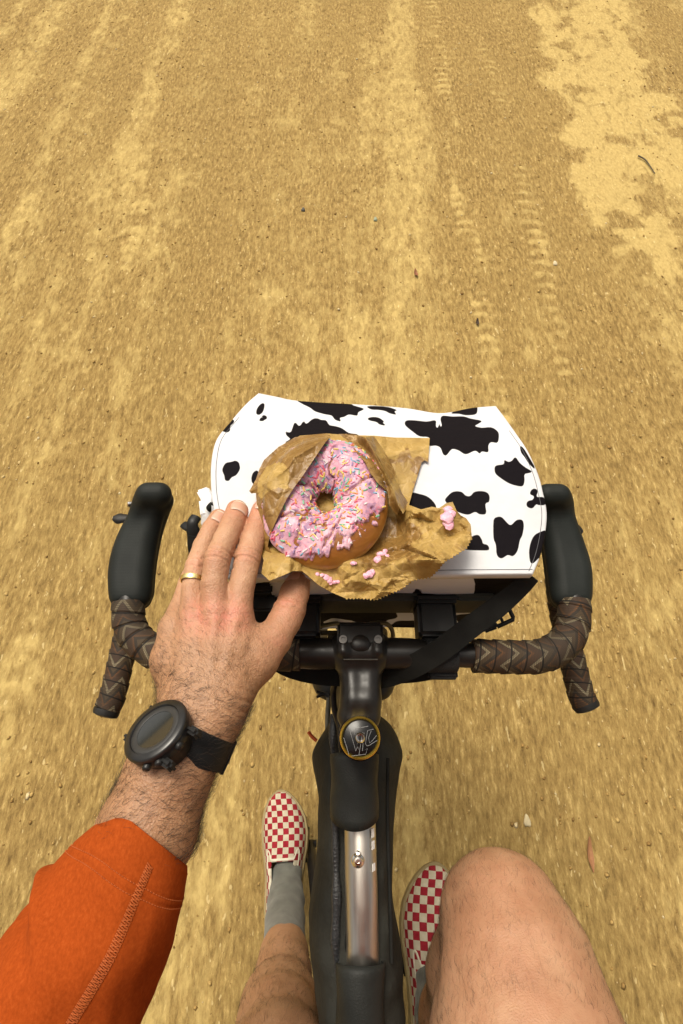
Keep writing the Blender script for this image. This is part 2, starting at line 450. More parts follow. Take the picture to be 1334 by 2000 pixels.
F = np.stack([ii[:-1, :-1].ravel(), ii[:-1, 1:].ravel(), ii[1:, 1:].ravel(), ii[1:, :-1].ravel()], 1)
t = NT('packed_dirt')
mk = t.attr('worn')
fine = t.noise(34, 8, 0.72, stretch=(1, 0.36, 1)); gr = t.noise(90, 6, 0.74, stretch=(1, 0.28, 1)); gr2 = t.noise(620, 2, 0.6, stretch=(1, 0.5, 1))
edge = t.math('ADD', mk, t.math('MULTIPLY', t.math('SUBTRACT', fine, 0.5), 2.1))
fac = t.ramp(edge, [(0.32, (0, 0, 0)), (0.74, (1, 1, 1))])
dark = t.ramp(gr, [(0.30, (0.135, 0.080, 0.027)), (0.43, (0.275, 0.176, 0.059)), (0.56, (0.390, 0.262, 0.089)), (0.67, (0.60, 0.425, 0.165))])
tone = t.noise(2.3, 5, 0.6)
dark = t.mix(t.ramp(tone, [(0.35, (0, 0, 0)), (0.7, (1, 1, 1))]), dark, t.mix(0.22, dark, (0.42, 0.290, 0.098)))
light = t.ramp(t.noise(90, 4, 0.6, stretch=(1, 0.5, 1)), [(0.25, (0.375, 0.262, 0.092)), (0.5, (0.485, 0.350, 0.128)), (0.8, (0.565, 0.418, 0.165))])
col = t.mix(fac, dark, light)
speck = t.ramp(t.noise(95, 2, 0.5, stretch=(1, 0.35, 1)), [(0.68, (0, 0, 0)), (0.72, (1, 1, 1))])
col = t.mix(t.math('MULTIPLY', speck, 0.7), col, (0.68, 0.53, 0.25))
inv = t.math('SUBTRACT', 1.0, fac)
hgt = t.math('MULTIPLY', t.math('ADD', t.math('MULTIPLY', gr, 1.0), t.math('MULTIPLY', gr2, 0.35)), t.math('MULTIPLY_ADD', inv, 0.85, 0.18))
t.bump(fine, 0.010, 0.5); t.bump(hgt, 0.011, 0.8)
m_dirt = t.set(col, 0.92, spec=0.12)
road = make('dirt_road', V, F, m_dirt, attrs={'worn': M}, kind='structure')

def ground_z(x, y):
    i = np.clip(np.searchsorted(gx, x), 0, nx - 1); j = np.clip(np.searchsorted(gy, y), 0, ny - 1)
    return V[j * nx + i, 2] if np.isscalar(i) else V[j * nx + i, 2]
VG = V.copy()
def gz(x, y):
    i = np.clip(np.searchsorted(gx, x), 0, nx - 1); j = np.clip(np.searchsorted(gy, y), 0, ny - 1); return VG[j * nx + i, 2]
# loose grit: nobody could count it
def grit(name, n, r0, r1, cols, seed):
    rs = np.random.RandomState(seed)
    x = rs.uniform(-3.3, 3.3, n); y = rs.uniform(-0.6, 5.4, n); keep = ground_mask(x, y) < rs.uniform(0.2, 1.1, n); x = x[keep]; y = y[keep]; n = len(x)
    oc = nz(np.array([(1,0,0),(.3,.95,0),(-.8,.6,0),(-.8,-.6,0),(.3,-.95,0),(0,0,1),(0.2,0.1,-1)], float))
    of = [(0,1,5),(1,2,5),(2,3,5),(3,4,5),(4,0,5),(1,0,6),(2,1,6),(3,2,6),(4,3,6),(0,4,6)]
    r = r0 + (r1 - r0) * rs.uniform(0, 1, n) ** 4
    A = rs.uniform(0, 2 * math.pi, n); ca, sa = np.cos(A), np.sin(A)
    P = oc[None] * (1 + rs.uniform(-.3, .3, (n, 7, 1))); P = P * np.stack([r * rs.uniform(.8, 1.2, n), r * rs.uniform(.9, 1.7, n), r * rs.uniform(.45, .8, n)], 1)[:, None]
    Q = P.copy(); Q[..., 0] = P[..., 0] * ca[:, None] - P[..., 1] * sa[:, None] * .6; Q[..., 1] = P[..., 0] * sa[:, None] * .6 + P[..., 1] * ca[:, None]
    Q += np.stack([x, y, gz(x, y) + r * 0.2], 1)[:, None]
    Fa = (np.array(of)[None] + 7 * np.arange(n)[:, None, None]).reshape(-1, 3)
    tone = np.repeat(rs.uniform(0, 1, n), 7)
    t = NT(name); col = t.ramp(t.attr('tone'), cols); t.bump(t.noise(500), 0.0006)
    return make(name, Q.reshape(-1, 3), Fa, t.set(col, 0.9, spec=0.15), smooth=False, attrs={'tone': tone}, kind='stuff')
grit('loose_gravel', 26000, 0.0016, 0.0065, [(0.0, (0.20, 0.115, 0.038)), (0.45, (0.36, 0.225, 0.072)), (0.85, (0.48, 0.33, 0.12)), (1.0, (0.66, 0.55, 0.33))], 3)
# single things lying on the road
def leaf(px, py, L, wd, rot, col, name, label, cat_):
    p = PZ(px, py, 0.0); z = float(gz(p[0], p[1])) + 0.004
    s = np.linspace(0, 1, 9); V = []; F = []
    for i, u in enumerate(s):
        hw = wd * math.sin(math.pi * min(1, u * 0.96 + 0.02)) ** 0.8 * 0.5 + 0.0004
        for k, q in enumerate((-1, -.5, 0, .5, 1)):
            for zz in (0,):
                V.append(((u - .5) * L, q * hw, 0.004 * abs(q) + 0.006 * (u - .5) ** 2 * 4 + 0.002 * math.sin(u * 9 + q)))
    for i in range(8):
        for k in range(4): a = i * 5 + k; F.append((a, a + 1, a + 6, a + 5))
    V = np.array(V); n = len(V); V2 = V - [0, 0, 0.0006]; F = F + [tuple(n + i for i in f[::-1]) for f in F]
    V = np.vstack([V, V2]); c, s_ = math.cos(rot), math.sin(rot)
    V = np.stack([V[:, 0] * c - V[:, 1] * s_, V[:, 0] * s_ + V[:, 1] * c, V[:, 2]], 1) + [p[0], p[1], z]
    o = make(name, V, F, simple(name + '_mat', col, rough=0.7, scale=200)); tag(o, label, cat_)
leaf(1153, 1668, 0.075, 0.013, 1.5, (0.36, 0.17, 0.07), 'dry_leaf', 'narrow reddish dry leaf lying on the dirt to the right of the bare knee', 'leaf')
leaf(812, 537, 0.045, 0.014, 1.7, (0.30, 0.12, 0.05), 'dry_leaf', 'small rusty red leaf scrap on the open road ahead of the spotted bag', 'leaf')
leaf(932, 632, 0.036, 0.012, 1.5, (0.06, 0.035, 0.02), 'bark_chip', 'dark brown bark chip on the road just beyond the spotted bag', 'bark')
tw = np.array([PZ(1250, 297, .02), PZ(1262, 308, .012), PZ(1272, 320, .014), PZ(1281, 335, .012)])
for p in tw: p[2] = float(gz(p[0], p[1])) + 0.008
v, f = tube(crom(tw, 16), np.linspace(.004, .002, 16), ns=6)
tag(make('twig', v, f, simple('twig_mat', (0.10, 0.075, 0.045), rough=.8)), 'thin dark curved twig lying on the pale worn patch of road', 'twig')
for px, py, c, lab in ((592, 411, (0.10, 0.09, 0.07), 'small dark grey stone on the brown road ahead of the bag'), (733, 429, (0.30, 0.33, 0.22), 'small pale greenish stone on the road ahead of the bag'), (1085, 512, (0.62, 0.52, 0.33), 'small cream stone on the dirt right of the tyre marks'), (1030, 1604, (0.6, 0.5, 0.3), 'small cream stone on the dirt just ahead of the bare knee')):
    p = PZ(px, py, 0); bm = bmesh.new(); bmesh.ops.create_icosphere(bm, subdivisions=2, radius=0.011)
    for v_ in bm.verts: v_.co = Vector((v_.co.x * .8, v_.co.y * 1.25, v_.co.z * .6)) * (1 + 0.25 * math.sin(v_.co.x * 300 + v_.co.y * 170))
    V_ = np.array([v_.co[:] for v_ in bm.verts]) + [p[0], p[1], float(gz(p[0], p[1])) + .003]; F_ = [tuple(q.index for q in f_.verts) for f_ in bm.faces]; bm.free()
    tag(make('stone', V_, F_, simple('stone_mat', c, rough=.85)), lab, 'stone')
# ---------------------------------------------------------------- materials of the bike
m_black = simple('black_anodised_metal', (0.016, 0.014, 0.012), (0.008, 0.007, 0.006), rough=0.36, scale=90, spec=0.35)
m_matte = simple('matte_black_paint', (0.020, 0.019, 0.017), (0.011, 0.011, 0.010), rough=0.5, scale=60, spec=0.3)
t = NT('hood_rubber'); t.bump(t.noise(900, 2, stretch=(1, 2.2, 1)), 0.0004, 0.5)
wv = t.n('ShaderNodeTexWave'); wv.bands_direction = 'Y'; wv.inputs['Scale'].default_value = 95; wv.inputs['Distortion'].default_value = 0.3; t.l(t.tc.outputs['Object'], wv.inputs['Vector'])
t.bump(wv.outputs['Fac'], 0.0003, 0.12)
m_rubber = t.set(t.ramp(t.noise(30, 4), [(0.3, (0.009, 0.011, 0.010)), (0.7, (0.016, 0.019, 0.017))]), 0.6, spec=0.22)
t = NT('brushed_steel'); st = t.noise(160, 4, 0.7, stretch=(1, 0.03, 0.2)); t.bump(st, 0.00006, 0.5)
m_steel = t.set(t.ramp(st, [(0.3, (0.46, 0.435, 0.39)), (0.7, (0.64, 0.61, 0.55))]), t.math('MULTIPLY_ADD', t.noise(40, 4), 0.2, 0.27), 1.0)
m_case0 = simple('dark_bolt_steel', (0.16, 0.15, 0.14), (0.10, 0.095, 0.09), rough=.4, metal=.8)
m_chrome = simple('polished_steel', (0.75, 0.73, 0.68), (0.55, 0.53, 0.5), rough=0.2, metal=1.0)
m_gold = simple('gold_ring_metal', (0.62, 0.42, 0.06), (0.5, 0.33, 0.05), rough=0.28, metal=0.9)
m_gloss = simple('gloss_black', (0.005, 0.005, 0.005), rough=0.2, coat=0.15, spec=.25)
m_white = simple('white_print', (0.8, 0.8, 0.78), (0.7, 0.7, 0.68), rough=0.5)
m_line = simple('silver_print', (0.24, 0.24, 0.24), (0.18, 0.18, 0.18), rough=0.5)
t = NT('tyre_rubber'); t.bump(t.noise(300), 0.0008)
m_tyre = t.set(t.ramp(t.noise(20), [(0.3, (0.03, 0.027, 0.022)), (0.7, (0.06, 0.052, 0.04))]), 0.8)
# patterned bar tape: u = angle, v = metres along the bar
t = NT('patterned_bar_tape')
uv = t.n('ShaderNodeUVMap'); sx = t.n('ShaderNodeSeparateXYZ'); t.l(uv.outputs[0], sx.inputs[0])
u, v = sx.outputs[0], sx.outputs[1]
tri = t.math('PINGPONG', t.math('MULTIPLY', u, 4.0), 0.5)              # zigzag round the bar
zz = t.math('ADD', t.math('MULTIPLY', v, 34.0), t.math('MULTIPLY', tri, 1.1))
fr = t.math('FRACT', zz)
cell = t.ramp(fr, [(0.0, (0.060, 0.034, 0.020)), (0.30, (0.045, 0.030, 0.020)), (0.34, (0.20, 0.165, 0.10)), (0.44, (0.26, 0.21, 0.13)), (0.48, (0.075, 0.050, 0.026)), (0.70, (0.032, 0.025, 0.018)), (0.86, (0.115, 0.052, 0.020)), (0.95, (0.085, 0.042, 0.020))], 'CONSTANT')
hat = t.math('GREATER_THAN', t.math('FRACT', t.math('MULTIPLY', v, 620.0)), 0.45)
col = t.mix(t.math('MULTIPLY', hat, 0.6), cell, (0.035, 0.028, 0.022))
col = t.mix(t.ramp(t.noise(22, 4), [(0.4, (0, 0, 0)), (0.65, (1, 1, 1))]), col, t.mix(0.55, col, (0.040, 0.032, 0.024)))
ed_ = t.math('FRACT', t.math('SUBTRACT', t.math('DIVIDE', v, 0.0155), u))
col = t.mix(t.ramp(ed_, [(0.0, (1, 1, 1)), (0.05, (1, 1, 1)), (0.10, (0, 0, 0)), (0.95, (0, 0, 0)), (1.0, (1, 1, 1))]), col, (0.012, 0.011, 0.010))  # dark line along each overlap: tape edge with crease shade painted in
t.bump(hat, 0.00025, 0.6); t.bump(t.noise(700), 0.0003, 0.5)
m_tape = t.set(col, 0.65, spec=0.15)

# ---------------------------------------------------------------- bicycle
BX = 0.017
bike = thing('bicycle', (BX, -0.13, 0.0), 'black drop bar bicycle with brown patterned bar tape and a bare silver top tube', 'bicycle')
def B(name, parts, m, parent=None, **kw):
    v, f = cat(parts) if isinstance(parts, list) else parts
    return make(name, v, f, m, parent or bike, **kw)
zb = 1.0
C0 = PZ(703, 1272, zb)
# centre line of each half of the bar, from clamp to hood
R_ = [PZ(703, 1275, zb), PZ(860, 1278, zb), PZ(1000, 1283, zb), PZ(1060, 1280, zb), PZ(1102, 1255, zb), PZ(1119, 1222, zb), PZ(1121, 1180, zb + .004), PZ(1112, 1130, zb + .004)]
L_ = [PZ(703, 1275, zb), PZ(540, 1278, zb), PZ(400, 1283, zb), PZ(320, 1280, zb), PZ(272, 1252, zb), PZ(254, 1222, zb), PZ(251, 1180, zb + .004), PZ(260, 1130, zb + .004)]
bar = []
tape_disp = lambda pitch, ph: (lambda s, a: 0.0013 * (1 - (((s + ph) / pitch - a / (2 * math.pi)) % 1.0)) + 0.0)
for side, P0, nm in ((1, R_, 'r'), (-1, L_, 'l')):
    P = crom(P0, 90); s = arclen(P)
    r = np.where(s < 0.06, 0.0159, 0.0125); r = np.interp(s, [0, .05, .085, 1], [.0159, .0159, .0125, .0120])
    bar.append(tube(P, r, ns=24))
    # drop: forward under the hood, down and back, flaring outwards
    e = P[-1]; x = e[0]; q = 1 if side > 0 else -1
    end = PZ(1146, 1380, 0.875) if side > 0 else PZ(207, 1392, 0.875)
    D = [e, e + [q * .004, .020, -.002], e + [q * .010, .045, -.025], e + [q * .020, .045, -.070], [end[0] - q * .012, e[1] - .005, .885], [end[0] - q * .006, .115, .878], end]
    Dp = crom(D, 90); bar.append(tube(Dp, 0.0118, ns=20))
    # tape on the tops
    k0 = np.searchsorted(s, 0.112 if side > 0 else 0.06)
    Pk = P[k0:]; Pk = Pk[proj(Pk)[:, 1] > 1172]; Pt = crom(Pk[::4], 260); v, f, uvv = tube(Pt, 0.0164, ns=36, disp=tape_disp(0.0155, 0.002 * side), uvs=True)
    tp = make('bar_tape', v, f, m_tape, bike, uv=uvv)
    Dt = crom(Dp[30::4], 300); v, f, uvv = tube(Dt, 0.0150, ns=36, disp=tape_disp(0.0155, 0.005), uvs=True)
    make('bar_tape', v, f, m_tape, bike, uv=uvv)
    dd = nz(Dp[-1] - Dp[-4])
    B('bar_end_plug', lathe([(0, .0045), (.010, .0045), (.0145, .003), (.0155, 0), (.0155, -.004), (0, -.004)], end, dd, 24), m_matte)
B('handlebar', bar, m_black)
# brake hoods: moulded rubber grips, built as one smooth body each
for side in (1, -1):
    f_ = Field((-.29 if side < 0 else .15, .10, .93), (-.14 if side < 0 else .30, .34, 1.12), 0.0016)
    if side < 0: H = [(255, 1162, zb + .003, 41), (257, 1110, zb + .007, 43), (267, 1060, zb + .013, 40), (284, 1012, zb + .023, 34), (294, 982, zb + .036, 34), (301, 964, zb + .050, 34)]
    else: H = [(1115, 1162, zb + .003, 40), (1111, 1110, zb + .007, 42), (1100, 1060, zb + .013, 38), (1088, 1012, zb + .023, 34), (1084, 982, zb + .036, 34), (1080, 966, zb + .050, 33)]
    pts = [PZ(a, b, c) for a, b, c, d in H]; rr = [d * pxm(a, b, c) for a, b, c, d in H]
    HH = crom(np.c_[np.array(pts), rr], 31); pts = list(HH[:, :3]); rr = list(HH[:, 3])
    for i in range(30):
        for off in (-1, 0, 1):
            o1 = np.array([off * rr[i] * .34, 0, 0]); o2 = np.array([off * rr[i + 1] * .34, 0, 0])
            f_.cone(pts[i] + o1, pts[i + 1] + o2, rr[i] * .64, rr[i + 1] * .64, 0.002)
            f_.cone(pts[i] + o1 * .8 - [0, 0, .012], pts[i + 1] + o2 * .8 - [0, 0, .014], rr[i] * .56, rr[i + 1] * .6, 0.003)
    v, f = f_.mesh()
    hood = make('brake_hood', v, f, m_rubber, bike)
    # lever blade hanging from the front of the hood
    k = pts[-1]; q = side
    Lp = crom([k + [0, .010, -.012], k + [q * .010, .024, -.035], k + [q * .024, .020, -.075], k + [q * .040, .000, -.115], k + [q * .052, -.018, -.150]], 30)
    v, f = tube(Lp, np.linspace(.011, .0085, 30), np.linspace(.005, .004, 30), up=(0, 1, 0.3), ns=14)
    sp = PZ(222 if side < 0 else 1136, 1013 if side < 0 else 1040, zb - .01)
    a2 = k + [q * .022, -.002, -.055] if side < 0 else k + [q * .016, .0, -.05]
    pv = tube(crom([a2, a2 * .4 + sp * .6, sp], 12), np.array([.006] * 6 + [.0055, .006, .0068, .0072, .006, .0035]), .003, ns=10)
    make('brake_lever', *cat([(v, f), pv]), m_black, hood)
    if side < 0:
        sc_ = PZ(252, 985, zb + .02); make('bolt', *lathe([(0, .002), (.003, .002), (.0035, 0), (.0035, -.006)], sc_, (-.8, -.2, .5), 12), m_chrome, hood)
# stem
cap = PZ(703, 1441, zb + .012); clampc = C0 + [0, 0, 0]
f_ = Field((BX - .05, -.04, .93), (BX + .05, .19, 1.06), 0.0014)
f_.cone(clampc + [-.013, .0, 0], clampc + [.013, .0, 0], .0215, k=.004)
fw = nz((clampc - cap) * [1, 1, 0])
for o in (-1, 1):
    f_.cone(clampc + [o * .009, -.012, -.002], clampc + [o * .007, -.048, .000], .0135, .0125, .006)
    f_.cone(clampc + [o * .007, -.048, .000], cap + [o * .008, .022, -.017], .0125, .0135, .006)
f_.cone(clampc + [0, -.02, -.010], cap + [0, .018, -.024], .016, .017, .006)
f_.cone(cap + [0, .003, -.036], cap + [0, .008, -.055], .0205, .0205, .005)
for o in (-1, 1): f_.cone(clampc + [o * .017, .009, .017], clampc + [o * .017, -.004, .018], .0065, k=.003)
v, f = f_.mesh()
stem = make('stem', v, f, m_black, bike)
make('clamp_gap', *box(clampc + [0, -.0125, .0172], (.034, .0012, .0040), 0), m_tyre, stem)
fp = box(clampc + [0, .022, .0075], (.047, .006, .030), .003, seg=3)
rid = tube(np.array([clampc + [x, .004 - abs(x) * .25, .0205] for x in np.linspace(-.0105, .0105, 16)]), .0085 * np.sqrt(1 - np.linspace(-.97, .97, 16) ** 2) + .0006, .0040 * np.sqrt(1 - np.linspace(-.97, .97, 16) ** 2) + .0003, ns=20)
make('stem_faceplate', *cat([fp, rid, box(clampc + [0, .012, .020], (.046, .022, .006), .0025, seg=3)]), m_black, stem)
for o in (-1, 1):
    c = clampc + [o * .0175, .006, .0245]
    make('bolt', *lathe([(0, .0005), (.0022, .0005), (.0024, .0022), (.0040, .0022), (.0044, .0014), (.0044, -.004)], c, (0, -.15, 1), 20), m_case0, stem)
ax = nz(np.array([0, -.10, 1.0]))
cap_o = B('top_cap', lathe([(0, .0045), (.015, .0045), (.0165, .0035), (.0172, .001), (.0172, -.006), (.0205, -.008), (.0208, -.040)], cap, ax, 48), m_gloss)
make('cap_ring', *lathe([(.0166, .0035), (.0176, .0048), (.0188, .0040), (.0192, .001), (.0190, -.004), (.017, -.004)], cap, ax, 48), m_gold, cap_o)
make('bolt', *lathe([(0, .0042), (.0020, .0042), (.0022, .0068), (.0034, .0075), (.0046, .0066), (.0050, .0045)], cap, ax, 24), m_chrome, cap_o)
# outline logo on the cap, read from the photograph, traced as fine raised lines
def zc(x, y):  # point in the cap's plane from the enlarged view of the photograph
    px, py = 560 + x / 3.705, 1180 + y / 3.705
    p = PZ(px, py, cap[2] + .0047); p[2] = cap[2] + .0046 + (p[1] - cap[1]) * .10; return p
lines = [[(590,884),(498,902),(487,945),(525,938),(500,1062),(455,908),(432,912)], [(412,965),(450,1085)], [(470,1098),(572,1085),(584,1045),(548,1062),(560,930),(548,928),(524,1088)],
         [(628,905),(585,915),(570,1010),(580,1025),(600,1020),(655,985)], [(650,950),(622,985),(600,1005),(592,968),(612,915)], [(498,1062),(516,1030),(524,1052)]]
make('logo_outline', *cat([tube(np.array([zc(*q) for q in ln]), .00022, ns=6) for ln in lines]), m_line, cap_o)
# spacers + head tube + frame
B('steerer_spacer', lathe([(.0185, 0), (.0195, -.001), (.0195, -.030), (.0185, -.031)], cap + [0, .002, -.050], (0, -.32, .947), 32), m_black)
ha = nz(np.array([0, -.325, .946])); ht0 = cap + [0, .02, -.055]
B('head_tube', rod(ht0 - ha * 0.0, ht0 - ha * .155, .022, .027, 28), m_matte)
hb = ht0 - ha * .155
bb = np.array([BX, -.24, .285]); st_top = np.array([BX, -.335, .80]); axr = np.array([BX, -.62, .345]); axf = np.array([BX, .36, .345])
tt = [PZ(700, 1500, .915), PZ(704, 1720, .893), PZ(708, 1885, .872)]
tt = np.array(tt); tdir = nz(tt[2] - tt[0]); tte = tt[2] + tdir * .22
top = rod(tt[0] + [0, .03, .004], tte, .0168, .0168, 48)
tube_o = B('top_tube', top, m_steel)
bs = PZ(699, 1681, .893 + .0172)
make('bolt', *cat([lathe([(0, .0020), (.0018, .0020), (.0020, .0032), (.0036, .0030), (.0044, .0012), (.0060, .0004), (.0070, -.0012)], bs, (0, -.1, 1), 20), lathe([(.0, .0060), (.0022, .0058), (.0030, .003), (.0034, 0)], bs + [0.0002, .0052, -.0005], (0, .4, 1), 14)]), m_chrome, tube_o)
for a, b in ((1593, 1608), (1616, 1634), (1640, 1657), (1684, 1700)):   # white lettering seen edge-on on the tube's right flank
    c = tt[0] + tdir * ((PZ(704, (a + b) / 2, .895)[1] - tt[0][1]) / tdir[1]); ang = math.radians(38)
    n = np.array([math.cos(ang), 0, math.sin(ang)]); L = abs(PZ(704, a, .895)[1] - PZ(704, b, .895)[1])
    make('printed_letter', *box(c + n * .01690, (L, .0052, .0004), 0, ax=np.array([tdir, np.cross(n, tdir), n])), m_white, tube_o)
B('down_tube', rod(hb + [0, -.01, .03], bb, .022, .024, 24), m_matte)
B('seat_tube', rod(bb, st_top, .0165, ns=24), m_matte)
B('seatpost', rod(st_top, st_top + [0, -.030, .16], .0136, ns=24), m_black)
for o in (-1, 1):
    B('chain_stay', rod(bb + [o * .03, 0, 0], axr + [o * .065, 0, 0], .011, .009), m_matte)
    B('seat_stay', rod(st_top + [o * .018, -.01, -.03], axr + [o * .065, 0, .02], .008, .007), m_matte)
    fk = crom([hb + [o * .012, .01, -.01], hb + [o * .048, .03, -.05], axf * [1, 1, 1] + [o * .055, -.06, .16], axf + [o * .055, 0, 0]], 30)
    B('fork_blade', tube(fk, np.linspace(.014, .009, 30), np.linspace(.018, .012, 30), up=(0, 1, 0), ns=16), m_matte)
for axl in (axf, axr):
    wh = B('wheel_hub', cat([rod(axl + [-.05, 0, 0], axl + [.05, 0, 0], .011), rod(axl + [-.03, 0, 0], axl + [-.026, 0, 0], .026), rod(axl + [.026, 0, 0], axl + [.03, 0, 0], .026)]), m_black)
    wh.name = 'wheel'
    A = np.linspace(0, 2 * math.pi, 97)
    def ring(prof, ns=96):
        V = []; F = []; k = len(prof)
        for i in range(ns):
            a = 2 * math.pi * i / ns
            for r, x in prof: V.append((axl[0] + x, axl[1] + r * math.sin(a), axl[2] + r * math.cos(a)))
        for i in range(ns):
            for j in range(k):
                a = i * k + j; b = i * k + (j + 1) % k; c = ((i + 1) % ns) * k; F.append((a, b, c + (j + 1) % k, c + j))
        return np.array(V), F
    make('tyre', *ring([(.312 + .022 + .021 * math.sin(q), .020 * math.cos(q)) for q in np.linspace(0, 2 * math.pi, 17)[:-1]]), m_tyre, wh)
    knobs = []
    for i in range(150):
        a = 2 * math.pi * i / 150
        for x in (-.012, 0, .012):
            r = .3455 if x else .3555; c = axl + [x, r * math.sin(a), r * math.cos(a)]
            knobs.append(box(c, (.007, .008, .004), 0, ax=np.array([[1, 0, 0], [0, math.cos(a), -math.sin(a)], [0, math.sin(a), math.cos(a)]])))
    make('tread_knobs', *cat(knobs), m_tyre, wh, smooth=False, kind='stuff')
    make('rim', *ring([(.318, -.012), (.318, .012), (.300, .011), (.290, .004), (.290, -.004), (.300, -.011)]), m_matte, wh)
    sm = None
    for i in range(24):
        a = 2 * math.pi * i / 24; s_ = 1 if i % 2 else -1; b = a + (.5 if i % 4 < 2 else -.5)
        v, f = rod(axl + [s_ * .028, .024 * math.sin(b), .024 * math.cos(b)], axl + [0, .292 * math.sin(a), .292 * math.cos(a)], .001, ns=5)
        make('spoke', v, f, m_chrome, wh)
# cranks, pedals, chainring
pedL = np.array([-.122, -.10, .118]); pedR = np.array([.150, -.235, .392])
B('chainring', cat([lathe([(.045, .002), (.088, .002), (.092, 0), (.088, -.002), (.045, -.002), (.045, .002)], bb + [.045, 0, 0], (1, 0, 0), 60), rod(bb + [-.04, 0, 0], bb + [.05, 0, 0], .02)]), m_black)
B('crank_arm', rod(bb + [-.055, 0, 0], [-.072, pedL[1], pedL[2]], .014, .011), m_black)
B('crank_arm', rod(bb + [.055, 0, 0], [.098, pedR[1], pedR[2]], .014, .011), m_black)
for c, q in ((pedL, -1), (pedR, 1)):
    pd = B('pedal', cat([box(c + [0, .03, 0], (.095, .012, .016), .003), box(c - [0, .03, 0], (.095, .012, .016), .003), box(c + [.042, 0, 0], (.012, .07, .016), .003), box(c - [.042, 0, 0], (.012, .07, .016), .003), rod(c - [q * .065, 0, 0], c + [q * .045, 0, 0], .008)]), m_black)
# saddle
sv = crom([(BX, -.30, .985), (BX, -.36, .99), (BX, -.45, .985), (BX, -.54, .99), (BX, -.575, .985)], 24)
B('saddle', tube(sv, np.interp(np.linspace(0, 1, 24), [0, .1, .4, .75, .95, 1], [.012, .02, .026, .068, .07, .05]), .018, ns=24), m_matte)
# cables and hoses in front of the stem and beside the head tube
m_cable = simple('cable_housing', (0.075, 0.060, 0.028), (0.045, 0.036, 0.018), rough=0.45, scale=80)
for pts, r in (([PZ(620, 1236, .985), PZ(680, 1234, .975), PZ(730, 1217, .97), PZ(760, 1222, .955), PZ(766, 1252, .93), PZ(740, 1300, .88)], .0026),
               ([PZ(640, 1243, .99), PZ(690, 1240, .985), PZ(722, 1226, .972), PZ(752, 1232, .94), PZ(748, 1262, .90)], .0024),
               ([PZ(565, 1240, .97), PZ(630, 1222, .95), PZ(672, 1226, .90), PZ(690, 1300, .82)], .0026)):
    B('brake_cable', tube(crom(pts, 40), r, ns=10), m_cable)
B('brake_cable', tube(crom([PZ(655, 1330, .955), PZ(651, 1352, .94), PZ(653, 1385, .93), PZ(663, 1420, .92), PZ(668, 1465, .915), PZ(676, 1500, .90)], 40), .0034, ns=12), m_black)
B('brake_cable', tube(crom([PZ(646, 1325, .80), PZ(643, 1360, .80), PZ(640, 1400, .79), PZ(640, 1450, .78)], 20), .0035, ns=10), simple('grey_hose', (0.16, 0.15, 0.11), rough=.5))

# ---------------------------------------------------------------- frame bag
t = NT('grey_black_bag_fabric'); t.bump(t.noise(1300, 2), 0.0003, 0.6); t.bump(t.noise(26, 4), 0.012, 0.4); t.bump(t.noise(70, 5, .6), 0.003, 0.4)
m_fab = t.set(t.ramp(t.noise(14, 5), [(0.3, (0.019, 0.019, 0.016)), (0.7, (0.037, 0.037, 0.031))]), 0.8, spec=0.15)
t = NT('black_webbing'); t.bump(t.noise(900, 2, stretch=(3, 1, 1)), 0.0003, 0.6)
m_web = t.set(t.ramp(t.noise(40, 4), [(0.3, (0.008, 0.008, 0.007)), (0.7, (0.015, 0.015, 0.013))]), 0.7, spec=0.15)
m_zip = simple('zip_teeth', (0.03, 0.032, 0.034), (0.012, 0.012, 0.013), rough=0.35, scale=500, bump=0.001, bscale=500)
fb = thing('frame_bag', (BX, -.1, .6), 'dark grey frame bag strapped under the silver top tube, bulging at its front', 'bag')
ys = [1385, 1400, 1430, 1470, 1510, 1560, 1640, 1700, 1750, 1800, 1850, 1900, 1950, 2000, 2060, 2200]
xl = [655, 648, 628, 605, 612, 620, 617, 612, 606, 600, 600, 605, 612, 618, 622, 640]
xr = [745, 752, 776, 791, 783, 775, 770, 768, 770, 778, 788, 791, 793, 797, 800, 790]
zt = 0.83
yy = np.linspace(1385, 2200, 90); XL = np.interp(yy, ys, xl); XR = np.interp(yy, ys, xr)
ker = np.array([.05, .2, .5, .2, .05]); XL = np.convolve(np.pad(XL, 2, 'edge'), ker, 'valid'); XR = np.convolve(np.pad(XR, 2, 'edge'), ker, 'valid')
prof = [(0, 1.0, .055), (.12, .99, .052), (.30, .70, .042), (.36, .56, .040), (.42, .74, .034), (.52, .93, .014), (.5, 1.0, -.01), (.5, 1.0, -.05), (.47, .95, -.12), (.40, .85, -.20), (.2, .8, -.225), (0, .8, -.23)]
hp = [(.0, .058), (.16, .056), (.27, .050), (.33, .046), (.40, .034), (.47, .012), (.50, -.012), (.50, -.05), (.485, -.11), (.44, -.17), (.30, -.20), (0, -.21)]
full = [(-a, b) for a, b in hp[1:-1]][::-1] + hp[:]; ring_ = hp + [(-a, b) for a, b in hp[1:-1]][::-1]
V = []; F = []; k = len(ring_)
for i, y in enumerate(yy):
    a = PZ(XL[i], y, zt); b = PZ(XR[i], y, zt); c = (a + b) / 2; wdt = b[0] - a[0]
    cx = BX + .35 * (c[0] - BX)
    sh = min(1, (i + .3) / 3.0) ** .5
    for j, (q, z) in enumerate(ring_):
        xx = c[0] + q * wdt * (sh if abs(q) > .0 else 1); 
        if z > .02: xx = xx + (BX - c[0]) * min(1, (z - .02) / .03) * .6
        V.append((xx, a[1], zt + z * (1 if z > 0 else (1.0 if i > 8 else .5 + .06 * i)) + .0035 * math.sin(i * .55 + q * 5) * (abs(q) > .3) - (y - 1385) / 815 * .02))
for i in range(len(yy) - 1):
    for j in range(k):
        a = i * k + j; b = i * k + (j + 1) % k; F.append((a, a + k, b + k, b))
